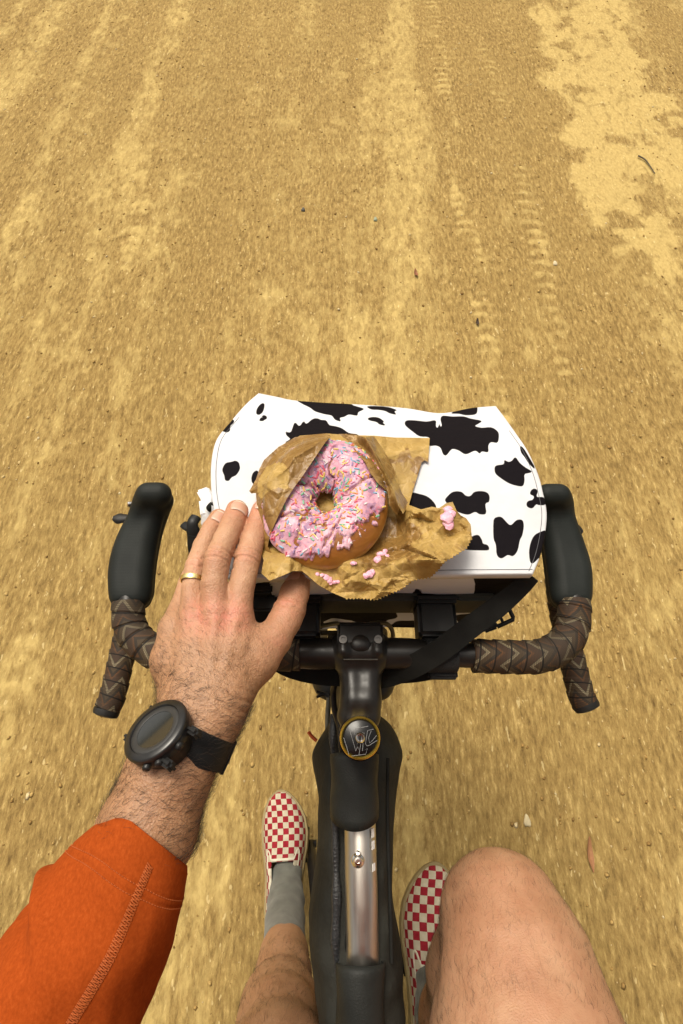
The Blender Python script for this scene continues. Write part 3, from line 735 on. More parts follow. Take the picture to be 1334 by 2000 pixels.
F.append(tuple(range(k))); F.append(tuple((len(yy) - 1) * k + j for j in range(k))[::-1])
V = np.array(V); V[:, 0] += (fbm(V[:, 1] * 18, V[:, 2] * 18, 4, 5) - .5) * .008
bb_ = make('bag_body', V, F, m_fab, fb); mod = bb_.modifiers.new('s', 'SUBSURF'); mod.levels = 1; mod.render_levels = 1
# front strap and rear strap wrapped over the tube
def wrap(y0, y1, x0, x1, z0, z1, nm, m, lab=None):
    V = []; F = []; n = 22; kk = 25
    for i in range(n):
        u = i / (n - 1); y = y0 + (y1 - y0) * u; z = z0 + (z1 - z0) * u
        a = PZ(x0, y, z); b = PZ(x1, y, z); c = (a + b) / 2; hw = (b[0] - a[0]) / 2
        for j in range(kk):
            th = math.radians(-35 + 250 * j / (kk - 1)); e = 0.0018 * math.sin(u * 7 + j * .4) * .4
            edge = 0.006 * math.sin(math.pi * j / (kk - 1)) * (1 if i == n - 1 else (-.4 if i == 0 else 0))
            V.append((c[0] + (hw + e) * math.cos(th), c[1] - edge - (.012 * math.sin(math.pi * j / (kk - 1)) ** 2 * u), c[2] - .006 + (.022 + e) * math.sin(th) - .002 * (i in (0, n - 1))))
    for i in range(n - 1):
        for j in range(kk - 1): a = i * kk + j; F.append((a, a + kk, a + kk + 1, a + 1))
    o = make(nm, V, F, m, fb, label=lab); md = o.modifiers.new('t', 'SOLIDIFY'); md.thickness = .0018; md.offset = -1; return o
m_sling = simple('smooth_black_wrap', (0.020, 0.022, 0.020), (0.012, 0.013, 0.012), rough=0.55, scale=30, bump=0.0004, bscale=600, spec=.25)
wrap(1476, 1583, 649, 736, .935, .918, 'tube_strap', m_sling, 'wide smooth black strap round the tube just below the steel bolt cap')
wrap(1886, 2040, 660, 748, .885, .875, 'tube_strap', m_sling, 'wide black strap round the tube at its lower end')
# dark zip and its piping along the left shoulder of the bag
zl = [PZ(652, 1395, .905), PZ(650, 1450, .905), PZ(655, 1500, .895), PZ(654, 1560, .89), PZ(655, 1640, .885), PZ(656, 1700, .882), PZ(657, 1760, .88), PZ(655, 1840, .875), PZ(660, 1900, .87)]
Zp = crom(zl, 160); make('zipper', *tube(Zp, .0042, .003, ns=8, disp=lambda s, a: .00045 * np.sin(s * 1500) * (np.sin(a) > 0) * .5 + .0012 * np.sin(s * 47) * np.sin(s * 113)), m_zip, fb)
zl2 = [p + [.012, 0, .001] for p in zl[3:]]; make('piping', *tube(crom(zl2, 120), .0022, ns=8, disp=lambda s, a: .0004 * np.sin(s * 300) + 0 * a), m_web, fb)
zr = [PZ(758, 1480, .89), PZ(757, 1560, .885), PZ(758, 1640, .88), PZ(762, 1760, .875), PZ(765, 1880, .87)]
make('piping', *tube(crom(zr, 100), .0022, ns=8), m_web, fb)
zp = PZ(612, 1440, .84); make('zip_pull', *tube(crom([zp + [-.006, .006, .004], zp + [-.002, .001, .002], zp + [.004, -.004, 0]], 10), .0022, ns=8), simple('orange_cord', (0.62, 0.10, 0.02), rough=.5), fb)
# ---------------------------------------------------------------- handlebar bag with cow print
LZ = 1.095
def lidz(x, y):
    x = np.asarray(x, float); y = np.asarray(y, float)
    t_ = np.clip((900 - y) / 135.0, 0, 1)
    z = LZ - 0.055 * t_ ** 1.4
    z = z - 0.004 * np.clip((np.abs(x - 735) - 230) / 100, 0, 1) ** 2
    z = z + 0.0012 * np.sin(x * 0.021 + y * .013) + 0.0010 * np.sin(y * .03 - x * .008)
    return z
far = np.array([(505,768),(540,775),(575,782),(640,787),(700,790),(790,797),(860,807),(920,797),(968,793)], float)
near_ = np.array([(446,1128),(515,1128),(620,1126),(760,1124),(900,1121),(1040,1120)], float)
lf = np.array([(446,1128),(428,1070),(422,1010),(416,975),(413,945),(414,900),(424,858),(452,822),(480,790),(505,768)], float)
rt = np.array([(1040,1120),(1055,1082),(1064,1040),(1067,1000),(1060,962),(1050,925),(1031,882),(1010,850),(985,815),(968,793)], float)
def cur(C, n):
    P = crom(np.c_[C, np.zeros(len(C))], 200)[:, :2]; s = arclen(P); s /= s[-1]; q = np.linspace(0, 1, n)
    return np.stack([np.interp(q, s, P[:, 0]), np.interp(q, s, P[:, 1])], 1)
NU, NV = 190, 150
cN, cF, cL, cR = cur(near_, NU), cur(far, NU), cur(lf, NV), cur(rt, NV)
U = np.linspace(0, 1, NU)[None, :, None]; Vv = np.linspace(0, 1, NV)[:, None, None]
G = (1 - Vv) * cN[None] + Vv * cF[None] + (1 - U) * cL[:, None] + U * cR[:, None] \
    - ((1 - U) * (1 - Vv) * cN[0] + U * (1 - Vv) * cN[-1] + (1 - U) * Vv * cF[0] + U * Vv * cF[-1])
g2 = G.reshape(-1, 2)
def z1(L, ox, oy, k=2.2233): return [(ox + x / k, oy + y / k) for x, y in L]
A1 = lambda L: z1(L, 160, 740); A2 = lambda L: z1(L, 640, 740)
cow = [A1([(790,105),(775,110),(760,130),(757,150),(768,157),(785,145),(793,120)]),
 A1([(770,182),(778,165),(785,170),(783,158),(795,158),(803,165),(802,175),(793,178),(788,183)]),
 A1([(598,222),(625,190),(640,175),(658,177),(660,190),(645,205),(643,225),(630,233),(612,228)]),
 A1([(612,385),(625,365),(650,360),(665,355),(680,362),(686,380),(685,395),(670,418),(650,428),(638,443),(622,440),(618,420),(610,400)]),
 A1([(885,228),(905,233),(915,210),(925,188),(945,205),(962,183),(975,195),(1000,175),(1020,171),(1040,178),(1060,180),(1075,200),(1100,205),(1130,215),(1160,235),(1200,243),(1200,280),(900,280),(905,262),(888,245)]),
 A1([(920,80),(1000,85),(1100,90),(1145,95),(1180,115),(1225,130),(1200,145),(1195,160),(1160,155),(1140,165),(1120,170),(1125,185),(1100,178),(1085,160),(1060,155),(1040,150),(1010,140),(990,125),(950,105)]),
 A1([(745,405),(765,400),(770,450),(742,455),(736,430)]),
 A2([(170,120),(210,118),(260,122),(300,135),(290,142),(298,155),(270,150),(250,140),(220,135),(190,133)]),
 A2([(225,105),(300,108),(335,122),(290,122)]),
 A2([(175,170),(200,165),(225,170),(245,185),(240,190),(252,203),(225,198),(212,188),(180,180)]),
 A2([(535,150),(560,135),(600,115),(645,115),(650,140),(640,155),(600,158),(570,152)]),
 A2([(335,190),(345,180),(380,180),(430,185),(468,180),(470,205),(477,212),(485,196),(490,210),(495,200),(490,175),(500,160),(540,163),(590,163),(620,172),(668,182),(655,195),(640,205),(670,212),(710,210),(740,230),(743,260),(735,278),(710,275),(698,290),(697,318),(670,315),(660,325),(640,312),(600,328),(570,312),(540,305),(515,333),(500,325),(490,300),(470,290),(440,290),(440,255),(400,250),(370,230),(340,205)]),
 A2([(725,385),(735,375),(765,370),(765,352),(785,360),(800,355),(815,340),(835,365),(860,385),(888,403),(870,410),(855,415),(855,440),(850,462),(835,467),(790,455),(750,430),(728,410)]),
 A2([(880,490),(890,478),(905,478),(912,490),(908,512),(935,513),(946,530),(943,548),(915,548),(905,545),(890,562),(870,558),(863,545),(870,530),(890,525),(895,510),(880,502)]),
 A2([(510,530),(520,510),(545,490),(580,490),(600,507),(620,508),(635,492),(660,487),(690,492),(703,510),(700,535),(685,543),(688,585),(660,588),(640,578),(610,590),(570,580),(540,560)]),
 A2([(350,498),(400,500),(440,515),(470,550),(460,575),(400,590),(340,580)]),
 A2([(720,615),(735,600),(755,600),(775,620),(795,635),(820,613),(845,613),(852,640),(845,680),(835,700),(825,745),(805,770),(782,765),(755,780),(735,765),(730,720),(720,690)]),
 A2([(960,660),(915,668),(890,690),(875,740),(878,790),(890,802),(915,780),(960,730)]),
 A2([(590,730),(610,700),(630,682),(655,678),(670,700),(675,715),(695,722),(700,743),(660,745),(600,742)]),
 A2([(835,292),(850,300),(875,340),(905,395),(875,370),(855,340),(840,320)])]
sd_ = np.full(len(g2), 99.0)
for pl in cow: sd_ = np.minimum(sd_, polysdf(g2, smoothpoly(pl, 3)))
LV = PZa(g2, lidz(g2[:, 0], g2[:, 1]))
ii = np.arange(NU * NV).reshape(NV, NU)
LF = np.stack([ii[:-1, :-1].ravel(), ii[:-1, 1:].ravel(), ii[1:, 1:].ravel(), ii[1:, :-1].ravel()], 1)
brd = np.concatenate([ii[0, :], ii[1:, -1], ii[-1, :-1][::-1], ii[1:-1, 0][::-1]]); nb = len(brd)
cen = LV[:, :2].mean(0)
Ls = [LV]; Fs = [LF]; Ss = [sd_]; prev = brd; base = len(LV)
for k, (dz, out) in enumerate(((.0016, .0009), (.005, .0012), (.011, .0006), (.0115, -.0012))):
    R = LV[brd].copy(); dirv = nz(R[:, :2] - cen); R[:, :2] += dirv * out; R[:, 2] -= dz
    Ls.append(R); Ss.append(sd_[brd]); cur_ = base + np.arange(nb); base += nb
    Fs.append(np.stack([prev, cur_, np.roll(cur_, -1), np.roll(prev, -1)], 1)); prev = cur_
t = NT('cow_print_fabric')
def cowmat(t):
    s_ = t.attr('print'); f = t.ramp(t.math('MULTIPLY_ADD', s_, 0.25, 0.5), [(0.40, (0, 0, 0)), (0.60, (1, 1, 1))])
    wh = t.ramp(t.noise(35, 5), [(0.3, (0.58, 0.585, 0.60)), (0.7, (0.64, 0.645, 0.66))])
    t.bump(t.noise(1500, 2), 0.00018, 0.6); t.bump(t.noise(28, 4, 0.55), 0.0035, 0.5); t.bump(t.noise(9, 3, stretch=(1, 2.2, 1)), 0.006, 0.3)
    return t.set(t.mix(f, (0.006, 0.0045, 0.006), wh), 0.75, spec=0.08)
m_cow = cowmat(t)
hb_ = thing('handlebar_bag', (.03, .30, .89), 'boxy white handlebar bag with black cow spots, a crumpled paper bag on its lid', 'bag')
lid = make('lid', np.concatenate(Ls), np.concatenate(Fs), m_cow, hb_, attrs={'print': np.concatenate(Ss)})
m_stitch = simple('dark_thread', (0.10, 0.10, 0.11), rough=0.7)
def inset(C, k, dz=.0004):
    c = np.array([740, 950.0]); d = nz(C - c); Q = C - d * k; return PZa(Q, lidz(Q[:, 0], Q[:, 1]) + dz)
st_parts = []
for C in (cur(near_, 120) + [0, -8], inset(cL[:120], 0) * 0 + 0 if False else cL[2:125] + [9, 0], cR[2:125] - [9, 0]):
    st_parts.append(tube(PZa(C, lidz(C[:, 0], C[:, 1]) + .0003), .00028, ns=5))
make('stitching', *cat(st_parts), m_stitch, lid)
# bag body
oc = LV[brd]; nk = 13; zs = np.linspace(0, 1, nk); BV = []; BS = []
zbot = .892
for k, u in enumerate(zs):
    R = oc.copy(); dirv = nz(R[:, :2] - cen); topz = R[:, 2] - .006
    R[:, :2] -= dirv * (.0045 + .004 * u)
    lfm = np.clip((-.07 - R[:, 0]) / .05, 0, 1) * np.exp(-((R[:, 1] - .235) / .05) ** 2) * np.exp(-((u - .16) / .2) ** 2)
    R[:, 0] -= lfm * .018
    R[:, 1] = np.where(R[:, 1] > .3, .3 + (R[:, 1] - .3) * (1 - .10 * u), R[:, 1])
    z = topz * (1 - u) + zbot * u
    nf_ = fbm(R[:, 0] * 14 + 5, z * 14 + R[:, 1] * 14, 4, 11) - .5
    R[:, :2] += dirv * (nf_ * .008 * math.sin(math.pi * min(1, u * 1.1 + .05)))[:, None]
    R[:, 2] = z; BV.append(R)
    pp = proj(R); s_ = (fbm((R[:, 0] + R[:, 1] * .8) * 22, z * 40 + 3, 3, 61) - .47) * 60
    nf = R[:, 1] < .205
    s2 = np.minimum(polysdf(pp, smoothpoly([(925,1163),(930,1148),(932,1112),(1038,1112),(1036,1135),(1000,1163)], 2)), polysdf(pp, [(802,1162),(812,1150),(824,1152),(830,1162)]))
    s_ = np.where(nf & (z > 1.02), s2, s_); BS.append(s_)
BV = np.concatenate(BV); nbq = nb; BF = []
for k in range(nk - 1):
    a = k * nbq + np.arange(nbq); b = k * nbq + (np.arange(nbq) + 1) % nbq
    BF.append(np.stack([a, a + nbq, b + nbq, b], 1))
BFl = [tuple(q) for q in np.concatenate(BF)] + [tuple((nk - 1) * nbq + np.arange(nbq)), tuple(np.arange(nbq)[::-1])]
body_ = make('bag_body', BV, BFl, m_cow, hb_, attrs={'print': np.concatenate(BS)})
t = NT('dark_olive_panel'); t.bump(t.noise(1200, 2), 0.0003)
m_panel = t.set(t.ramp(t.noise(12, 4), [(0.3, (0.022, 0.021, 0.014)), (0.7, (0.040, 0.038, 0.026))]), 0.7)
FN = .184
make('back_panel', *box((.030, FN - .001, 1.003), (.262, .011, .050), .004, seg=3), m_panel, hb_)
m_block = simple('moulded_black_plastic', (0.012, 0.0125, 0.0125), (0.007, 0.007, 0.007), rough=0.45, scale=40, spec=.3)
for cx, wd in ((851, .040), (588, .040)):
    c = PZ(cx, 1207, 1.012)
    make('spacer_block', *cat([box(c + [0, .002, -.006], (wd, .046, .036), .004, seg=3), box(c + [0, .016, -.004], (wd + .006, .010, .046), .003), box(c + [0, -.019, -.016], (wd * .8, .012, .03), .003)]), m_block, hb_)
# straps
def rib(pts, wd, th, nm, m, up=(0, 0, 1), n=60, parent=None, label=None):
    P = crom(pts, n); T = nz(np.gradient(P, axis=0)); W = np.cross(T, np.asarray(up, float)); return make(nm, *ribbon(P, W, wd, th), m, parent or hb_, label=label)
rib([PZ(1040, 1126, 1.072), PZ(1018, 1146, 1.062), PZ(975, 1182, 1.05), PZ(918, 1225, 1.037), PZ(862, 1268, 1.025), PZ(808, 1300, 1.008), PZ(765, 1316, .985), PZ(730, 1322, .972)], np.interp(np.linspace(0, 1, 60), [0, .3, 1], [.014, .022, .026]), .0018, 'strap', m_web, up=(.2, -.35, 1))
rib([PZ(868, 1296, .990), PZ(810, 1308, .972), PZ(750, 1312, .962), PZ(690, 1316, .958), PZ(630, 1314, .96), PZ(575, 1302, .968), PZ(535, 1282, .980)], .026, .002, 'sling_strap', m_web, up=(0, -.3, 1))
rib([PZ(500, 1122, 1.07), PZ(505, 1160, 1.045), PZ(520, 1200, 1.02), PZ(540, 1245, .99), PZ(560, 1290, .965)], .030, .002, 'strap', m_web, up=(-.3, -.5, 1))
rib([PZ(522, 1118, 1.082), PZ(514, 1140, 1.070), PZ(508, 1175, 1.05)], .012, .003, 'strap', m_web, up=(-.1, -.6, 1))
make('strap_adjuster', *cat([box(PZ(516, 1178, 1.055), (.024, .016, .005), .002), box(PZ(512, 1150, 1.068), (.020, .010, .005), .002)]), m_block, hb_)
# front velcro cuff round the bar
vb = PZ(864, 1279, 1.0); m_velcro = simple('velcro', (0.012, 0.012, 0.012), rough=0.95, bump=0.0012, bscale=900)
make('velcro_cuff', *cat([tube(np.array([vb + [x, 0, 0] for x in (-.0165, -.0155, .0135, .0145)]), [.0165, .0178, .0178, .0165], ns=32), box(vb + [0, -.019, -.008], (.030, .008, .010), .002)]), m_velcro, hb_)
# open hook buckle hanging at the right
a, b = PZ(938, 1222, .975), PZ(999, 1199, .985); d = nz(b - a); n_ = nz(np.cross(d, [0, 0, 1])); L = np.linalg.norm(b - a)
lp = [a + d * L * .45 + n_ * .0075, a + d * L * .97 + n_ * .0062, a + d * L + n_ * .004, a + d * L - n_ * .004, a + d * L * .97 - n_ * .0062, a + d * L * .45 - n_ * .0075, a + d * L * .42 - n_ * .004, a + d * L * .42 + n_ * .004]
lp = lp + [lp[0], lp[1]]
make('buckle', *cat([tube(np.array(lp[:9]), .0024, .0022, ns=10), box(a + d * L * .24, (L * .46, .019, .005), .002, ax=np.array([d, n_, [0, 0, 1]])), box(a + d * L * .66, (.003, .012, .003), .001, ax=np.array([d, n_, [0, 0, 1]]))]), m_block, hb_)
rib([PZ(1035, 1135, 1.055), PZ(1010, 1165, 1.03), PZ(975, 1195, 1.0), PZ(948, 1217, .98)], .010, .0016, 'buckle_strap', m_web, up=(.4, -.4, 1))
# clutter on the left flank: folded strap, buckle, rolled white edge
m_white_fab = simple('white_side_fabric', (0.80, 0.80, 0.80), (0.70, 0.70, 0.71), rough=.6, scale=20, bump=.001, bscale=60)
q0 = PZ(404, 985, 1.062)
make('side_fold', *cat([box(PZ(405, 992, 1.072), (.016, .020, .007), .0025, ax=np.array([[.9, .2, -.3], [-.2, .97, .1], [.3, -.03, .95]]), seg=3), box(PZ(402, 968, 1.070), (.014, .018, .005), .002, ax=np.array([[.8, .5, -.2], [-.5, .85, .1], [.2, .02, .97]]), seg=3),
     tube(crom([PZ(412, 990, 1.074), PZ(404, 1005, 1.070), PZ(408, 1022, 1.06)], 20), .007, .006, ns=14, disp=lambda s, a: .001 * np.sin(s * 400 + a))]), m_white_fab, hb_)
make('side_strap', *cat([tube(crom([PZ(383, 1010, 1.055), PZ(376, 1022, 1.056), PZ(378, 1040, 1.05), PZ(384, 1060, 1.04)], 20), [.006] * 10 + [.007] * 10, .004, ns=14),
     tube(crom([PZ(358, 1024, 1.045), PZ(366, 1030, 1.048), PZ(378, 1034, 1.05)], 12), .0045, .002, ns=12),
     tube(crom([PZ(378, 1045, 1.05), PZ(380, 1075, 1.035), PZ(390, 1110, 1.01), PZ(410, 1150, .99)], 20), .007, .003, ns=12)]), m_block, hb_)
make('side_strap', *tube(crom([PZ(420, 985, 1.085), PZ(413, 988, 1.084), PZ(408, 994, 1.08)], 10), .004, .003, ns=10), m_web, hb_)
ct = PZ(636, 1356, .93)
make('cord_toggle', *cat([tube(crom([ct + [-.010, .003, 0], ct + [0, 0, .001], ct + [.006, 0, 0]], 10), .0016, ns=8), tube(crom([ct + [-.010, -.003, 0], ct + [-.002, 0, .001], ct + [.006, 0, 0]], 10), .0016, ns=8), box(ct + [.002, 0, 0], (.008, .007, .006), .002)]), m_block, hb_)
make('cord', *tube(crom([ct + [.005, 0, 0], PZ(650, 1345, .94), PZ(658, 1325, .955)], 12), .0010, ns=6), m_web, hb_)

# ---------------------------------------------------------------- doughnut
DR, Dr = .0360, .0243; XS, YS = .96, 1.12
dc = PZ(636, 982, LZ + .0205)
m_lid = LZ + .0015
def dough_top(x, y):
    rho = np.hypot((x - dc[0]) / XS, (y - dc[1]) / YS)
    q = np.clip(1 - ((rho - DR) / Dr) ** 2, 0, 1); top = dc[2] + .019 * np.sqrt(q)
    top = np.where(rho < DR, dc[2] + .019, top)
    fall = np.clip(1 - (rho - DR - Dr) / .014, 0, 1); return np.where(rho > DR + Dr, m_lid + .003 + fall * (dc[2] - m_lid - .003), top)
t = NT('fried_dough')
g = t.n('ShaderNodeNewGeometry'); sz = t.n('ShaderNodeSeparateXYZ'); t.l(t.tc.outputs['Object'], sz.inputs[0])
hh = t.math('DIVIDE', t.math('SUBTRACT', sz.outputs[2], float(dc[2])), 0.019)
hh = t.math('ADD', hh, t.math('MULTIPLY', t.math('SUBTRACT', t.noise(60, 4), .5), .30))
col = t.ramp(t.math('MULTIPLY_ADD', hh, .5, .5), [(0.10, (0.34, 0.15, 0.03)), (0.32, (0.46, 0.25, 0.07)), (0.44, (0.62, 0.43, 0.16)), (0.52, (0.56, 0.34, 0.10)), (0.62, (0.38, 0.16, 0.024)), (0.85, (0.27, 0.095, 0.012)), (1.0, (0.24, 0.08, 0.010))])
t.bump(t.noise(220, 4), .0007); t.bump(t.noise(40, 3), .002, .5)
m_dough = t.set(col, .42, sss=(.12, .004), coat=.15)
t = NT('pink_icing')
n1 = t.noise(55, 5, .6); n2 = t.noise(120, 4, .6)
col = t.ramp(n1, [(0.30, (0.44, 0.20, 0.27)), (0.45, (0.62, 0.33, 0.41)), (0.70, (0.69, 0.44, 0.50))])
blot = t.ramp(t.noise(130, 3, .5), [(0.53, (0, 0, 0)), (0.59, (1, 1, 1))])
col = t.mix(t.math('MULTIPLY', blot, .62), col, (0.24, 0.13, 0.25))
red = t.ramp(t.noise(75, 3, .5, stretch=(1, 1, 3)), [(0.62, (0, 0, 0)), (0.70, (1, 1, 1))])
col = t.mix(t.math('MULTIPLY', red, .65), col, (0.75, 0.10, 0.20))
cr = t.attr('crack'); col = t.mix(t.math('MULTIPLY', cr, .8), col, (0.30, 0.10, 0.14))
t.bump(n2, .0012, .6); t.bump(t.noise(420, 3), .0003)
m_ice = t.set(col, .48, sss=(.25, .003), coat=.08)
dn = thing('doughnut', (dc[0], dc[1], m_lid), 'round glazed doughnut with pink icing and coloured sprinkles in the torn paper bag', 'doughnut')
def torus(nth, nph, fr_):
    th = np.linspace(0, 2 * math.pi, nth, endpoint=False); ph = np.linspace(0, 2 * math.pi, nph, endpoint=False)
    T_, P_ = np.meshgrid(th, ph, indexing='ij'); r, zf, R = fr_(T_, P_)
    V = np.stack([dc[0] + (R + r * np.cos(P_)) * np.cos(T_), dc[1] + (R + r * np.cos(P_)) * np.sin(T_), dc[2] + zf * np.sin(P_)], -1).reshape(-1, 3)
    V = dc + (V - dc) * [XS, YS, 1]
    F = []
    for i in range(nth):
        for j in range(nph):
            a = i * nph + j; b = i * nph + (j + 1) % nph; c = ((i + 1) % nth) * nph; F.append((a, c + j, c + (j + 1) % nph, b))
    return V, F
def dsh(T_, P_):
    wob = 1 + .035 * np.sin(2 * T_ + .8) + .02 * np.sin(3 * T_ + 2); r = Dr * wob * (1 - .05 * np.sin(P_) ** 2)
    inner = np.cos(P_) < 0
    r = np.where(inner, r * (.985 - .14 * np.clip(np.sin(P_ * 1), 0, 1) * (1 + np.sin(T_ * 2))), r)
    return r, np.where(np.sin(P_) > 0, .0190, .0188), DR
v, f = torus(120, 56, dsh)
make('dough', v, f, m_dough, dn)
nth, nph = 320, 90
TH_ = np.linspace(0, 2 * math.pi, nth, endpoint=False)
def jag(T_, s): return (fbm(np.cos(T_) * 7 + 9, np.sin(T_) * 7 + 9, 5, s) - .5) * 2
# outer limit of the icing: low on the far left side, high where it has flaked off at the near right
bite = np.clip(np.cos(TH_ - math.radians(-55)), 0, 1) ** 1.1
ph0 = np.radians(2 + 44 * bite + 26 * jag(TH_, 3) * (bite + .2)); ph1 = np.radians(188 + 26 * jag(TH_, 8))
IV = []; CR = []
for i in range(nth):
    q = np.linspace(0, 1, nph); P_ = ph0[i] + (ph1[i] - ph0[i]) * q; T_ = np.full(nph, TH_[i])
    r, zf, R = dsh(T_, P_)
    lx = (R + r * np.cos(P_)) * np.cos(T_); ly = (R + r * np.cos(P_)) * np.sin(T_); lz = zf * np.sin(P_)
    nn = nz(np.stack([np.cos(P_) * np.cos(T_), np.cos(P_) * np.sin(T_), np.sin(P_) * 1.25], -1))
    tk = .0024 * np.clip(np.minimum(q / .05, (1 - q) / .05), 0, 1) ** .5
    tk = tk + (fbm(lx * 90 + 9, ly * 90 + 9, 4, 4) - .5) * .0034 * np.clip(q / .05, 0, 1)
    # long cracks across the crust
    wx = lx + (fbm(lx * 120 + 3, ly * 120, 3, 31) - .5) * .010; wy = ly + (fbm(lx * 120, ly * 120 + 4, 3, 32) - .5) * .010
    cc = np.zeros(nph)
    for (ax_, ay_, bx_, by_) in ((.045, .018, -.002, -.016), (-.002, -.016, -.042, -.022), (-.012, .002, -.026, -.044), (-.028, .012, -.006, .010), (.004, .030, .010, .004), (.018, -.02, .0, -.045), (.010, .050, .004, .028)):
        a_ = np.array([ax_, ay_]); b_ = np.array([bx_, by_]); ab = b_ - a_; tt_ = np.clip(((wx - a_[0]) * ab[0] + (wy - a_[1]) * ab[1]) / (ab @ ab), 0, 1)
        cc = np.maximum(cc, np.exp(-((np.hypot(wx - a_[0] - tt_ * ab[0], wy - a_[1] - tt_ * ab[1])) / .0011) ** 2))
    flake = np.clip((fbm(lx * 70 + 30, ly * 70, 4, 44) - .56) * 14, 0, 1) * np.clip(bite[i] * 1.3 - .2, 0, 1) * (q < .55)
    tk = tk - cc * .0028 - flake * .0035
    IV.append(np.stack([dc[0] + lx + nn[:, 0] * tk, dc[1] + ly + nn[:, 1] * tk, dc[2] + lz + nn[:, 2] * tk], -1)); CR.append(cc)
IV = np.concatenate(IV); IV = dc + (IV - dc) * [XS, YS, 1]; ii = np.arange(nth * nph).reshape(nth, nph); nx_ = np.roll(ii, -1, 0)
IF = np.stack([ii[:, :-1].ravel(), nx_[:, :-1].ravel(), nx_[:, 1:].ravel(), ii[:, 1:].ravel()], 1)
ice = make('icing', IV, IF, m_ice, dn, attrs={'crack': np.concatenate(CR)})
INn = vnormals(IV, IF)
# sprinkles, one object each
spc = [(0.74, 0.66, 0.66), (0.76, 0.55, 0.14), (0.76, 0.30, 0.10), (0.20, 0.47, 0.28), (0.20, 0.42, 0.56), (0.66, 0.11, 0.17), (0.30, 0.19, 0.35), (0.70, 0.27, 0.42)]
spm = []
for c in spc:
    v, f = tube(np.array([(0, -.0023, 0), (0, -.0020, 0), (0, .0020, 0), (0, .0023, 0)]), [.0004, .00085, .00085, .0004], ns=6)
    o = make('sprinkle', v, f, simple('sugar_sprinkle', c, tuple(x * .8 for x in c), rough=.4, scale=300), ice); spm.append(o)
P1z = [(130,222),(300,97),(480,75),(470,125),(425,190),(345,310),(255,440),(180,600),(150,700),(98,560),(85,405),(48,395)]
P1p = np.array([(470 + x / 2.838, 820 + y / 2.838) for x, y in P1z])
def FLAP_(p): return polysdf(proj(p)[None], P1p)[0] < -3
extra = []; etone = []
rs = np.random.RandomState(5); cnt = 0; used = []
cand = rs.permutation(len(IV)); camp = np.array([0, 0, CAM_H]); CRa = np.concatenate(CR)
for k in cand:
    if cnt >= 380: break
    n = INn[k]; 
    if n[2] < .25 or CRa[k] > .3: continue
    i_ = k // nph; q_ = (k % nph) / nph
    if bite[i_] > .6 and q_ < .30 and rs.rand() < .7: continue
    p = IV[k] + n * .0001
    if FLAP_(p): continue
    if used and min(np.linalg.norm(np.array(used) - p, axis=1)) < .0023: continue
    used.append(p); ci = rs.choice(8, p=[.15, .17, .16, .15, .09, .12, .08, .08])
    if cnt >= 285:
        a = rs.uniform(0, 2 * math.pi); tdir_ = nz(np.cross(n, [math.cos(a), math.sin(a), .1])); L_ = .0020 * rs.uniform(.7, 1.2)
        v, f = tube(np.array([p - tdir_ * L_, p - tdir_ * L_ * .9, p + tdir_ * L_ * .9, p + tdir_ * L_]), [.0004, .0008, .0008, .0004], up=tuple(n), ns=6); extra.append((v, f)); etone += [(ci + .5) / 8] * len(v); cnt += 1; continue
    if cnt < 8: o = spm[cnt]; 
    else: o = spm[ci].copy(); COL.objects.link(o); o.parent = ice
    a = rs.uniform(0, 2 * math.pi); tdir_ = nz(np.cross(n, [math.cos(a), math.sin(a), .1])); s_ = np.cross(tdir_, n)
    M4 = Matrix(((s_[0], tdir_[0], n[0], p[0]), (s_[1], tdir_[1], n[1], p[1]), (s_[2], tdir_[2], n[2], p[2]), (0, 0, 0, 1)))
    L = rs.uniform(.7, 1.25)
    o.matrix_local = M4 @ Matrix.Diagonal((1, L, 1, 1)); cnt += 1

t = NT('mixed_sugar_sprinkles'); m_spr = t.set(t.ramp(t.attr('tone'), [(i / 8, c) for i, c in enumerate(spc)], 'CONSTANT'), .45)
make('loose_sprinkles', *cat(extra), m_spr, ice, attrs={'tone': etone}, kind='stuff')

# ---------------------------------------------------------------- paper bag
def Z3(L): return [(470 + x / 2.838, 820 + y / 2.838) for x, y in L]
def sawedge(pts, amp, per):
    P = np.asarray(pts, float); s = arclen(P); n = int(s[-1] / per); out = []
    for i in range(n * 2 + 1):
        q = s[-1] * i / (2 * n); p = np.array([np.interp(q, s, P[:, 0]), np.interp(q, s, P[:, 1])]); j = min(len(P) - 2, np.searchsorted(s, q) - 1 if q > 0 else 0)
        d = nz(P[j + 1] - P[j]); out.append(p + np.array([d[1], -d[0]]) * amp * (1 if i % 2 else -1) * random.uniform(.5, 1.2))
    return out
t = NT('kraft_paper')
gz_ = t.attr('grease'); tn = t.attr('tone')
n1 = t.noise(38, 6, .6)
base = t.ramp(n1, [(0.3, (0.29, 0.178, 0.046)), (0.55, (0.385, 0.248, 0.068)), (0.8, (0.48, 0.322, 0.098))])
gre = t.ramp(t.noise(60, 5, .65), [(0.3, (0.165, 0.085, 0.020)), (0.7, (0.260, 0.145, 0.038))])
gf = t.ramp(t.math('ADD', gz_, t.math('MULTIPLY', t.math('SUBTRACT', t.noise(70, 5, .6), .5), .5)), [(0.44, (0, 0, 0)), (0.56, (1, 1, 1))])
ve = t.n('ShaderNodeTexVoronoi'); ve.feature = 'DISTANCE_TO_EDGE'; ve.inputs['Scale'].default_value = 85; wn_ = t.n('ShaderNodeTexNoise'); wn_.inputs['Scale'].default_value = 60
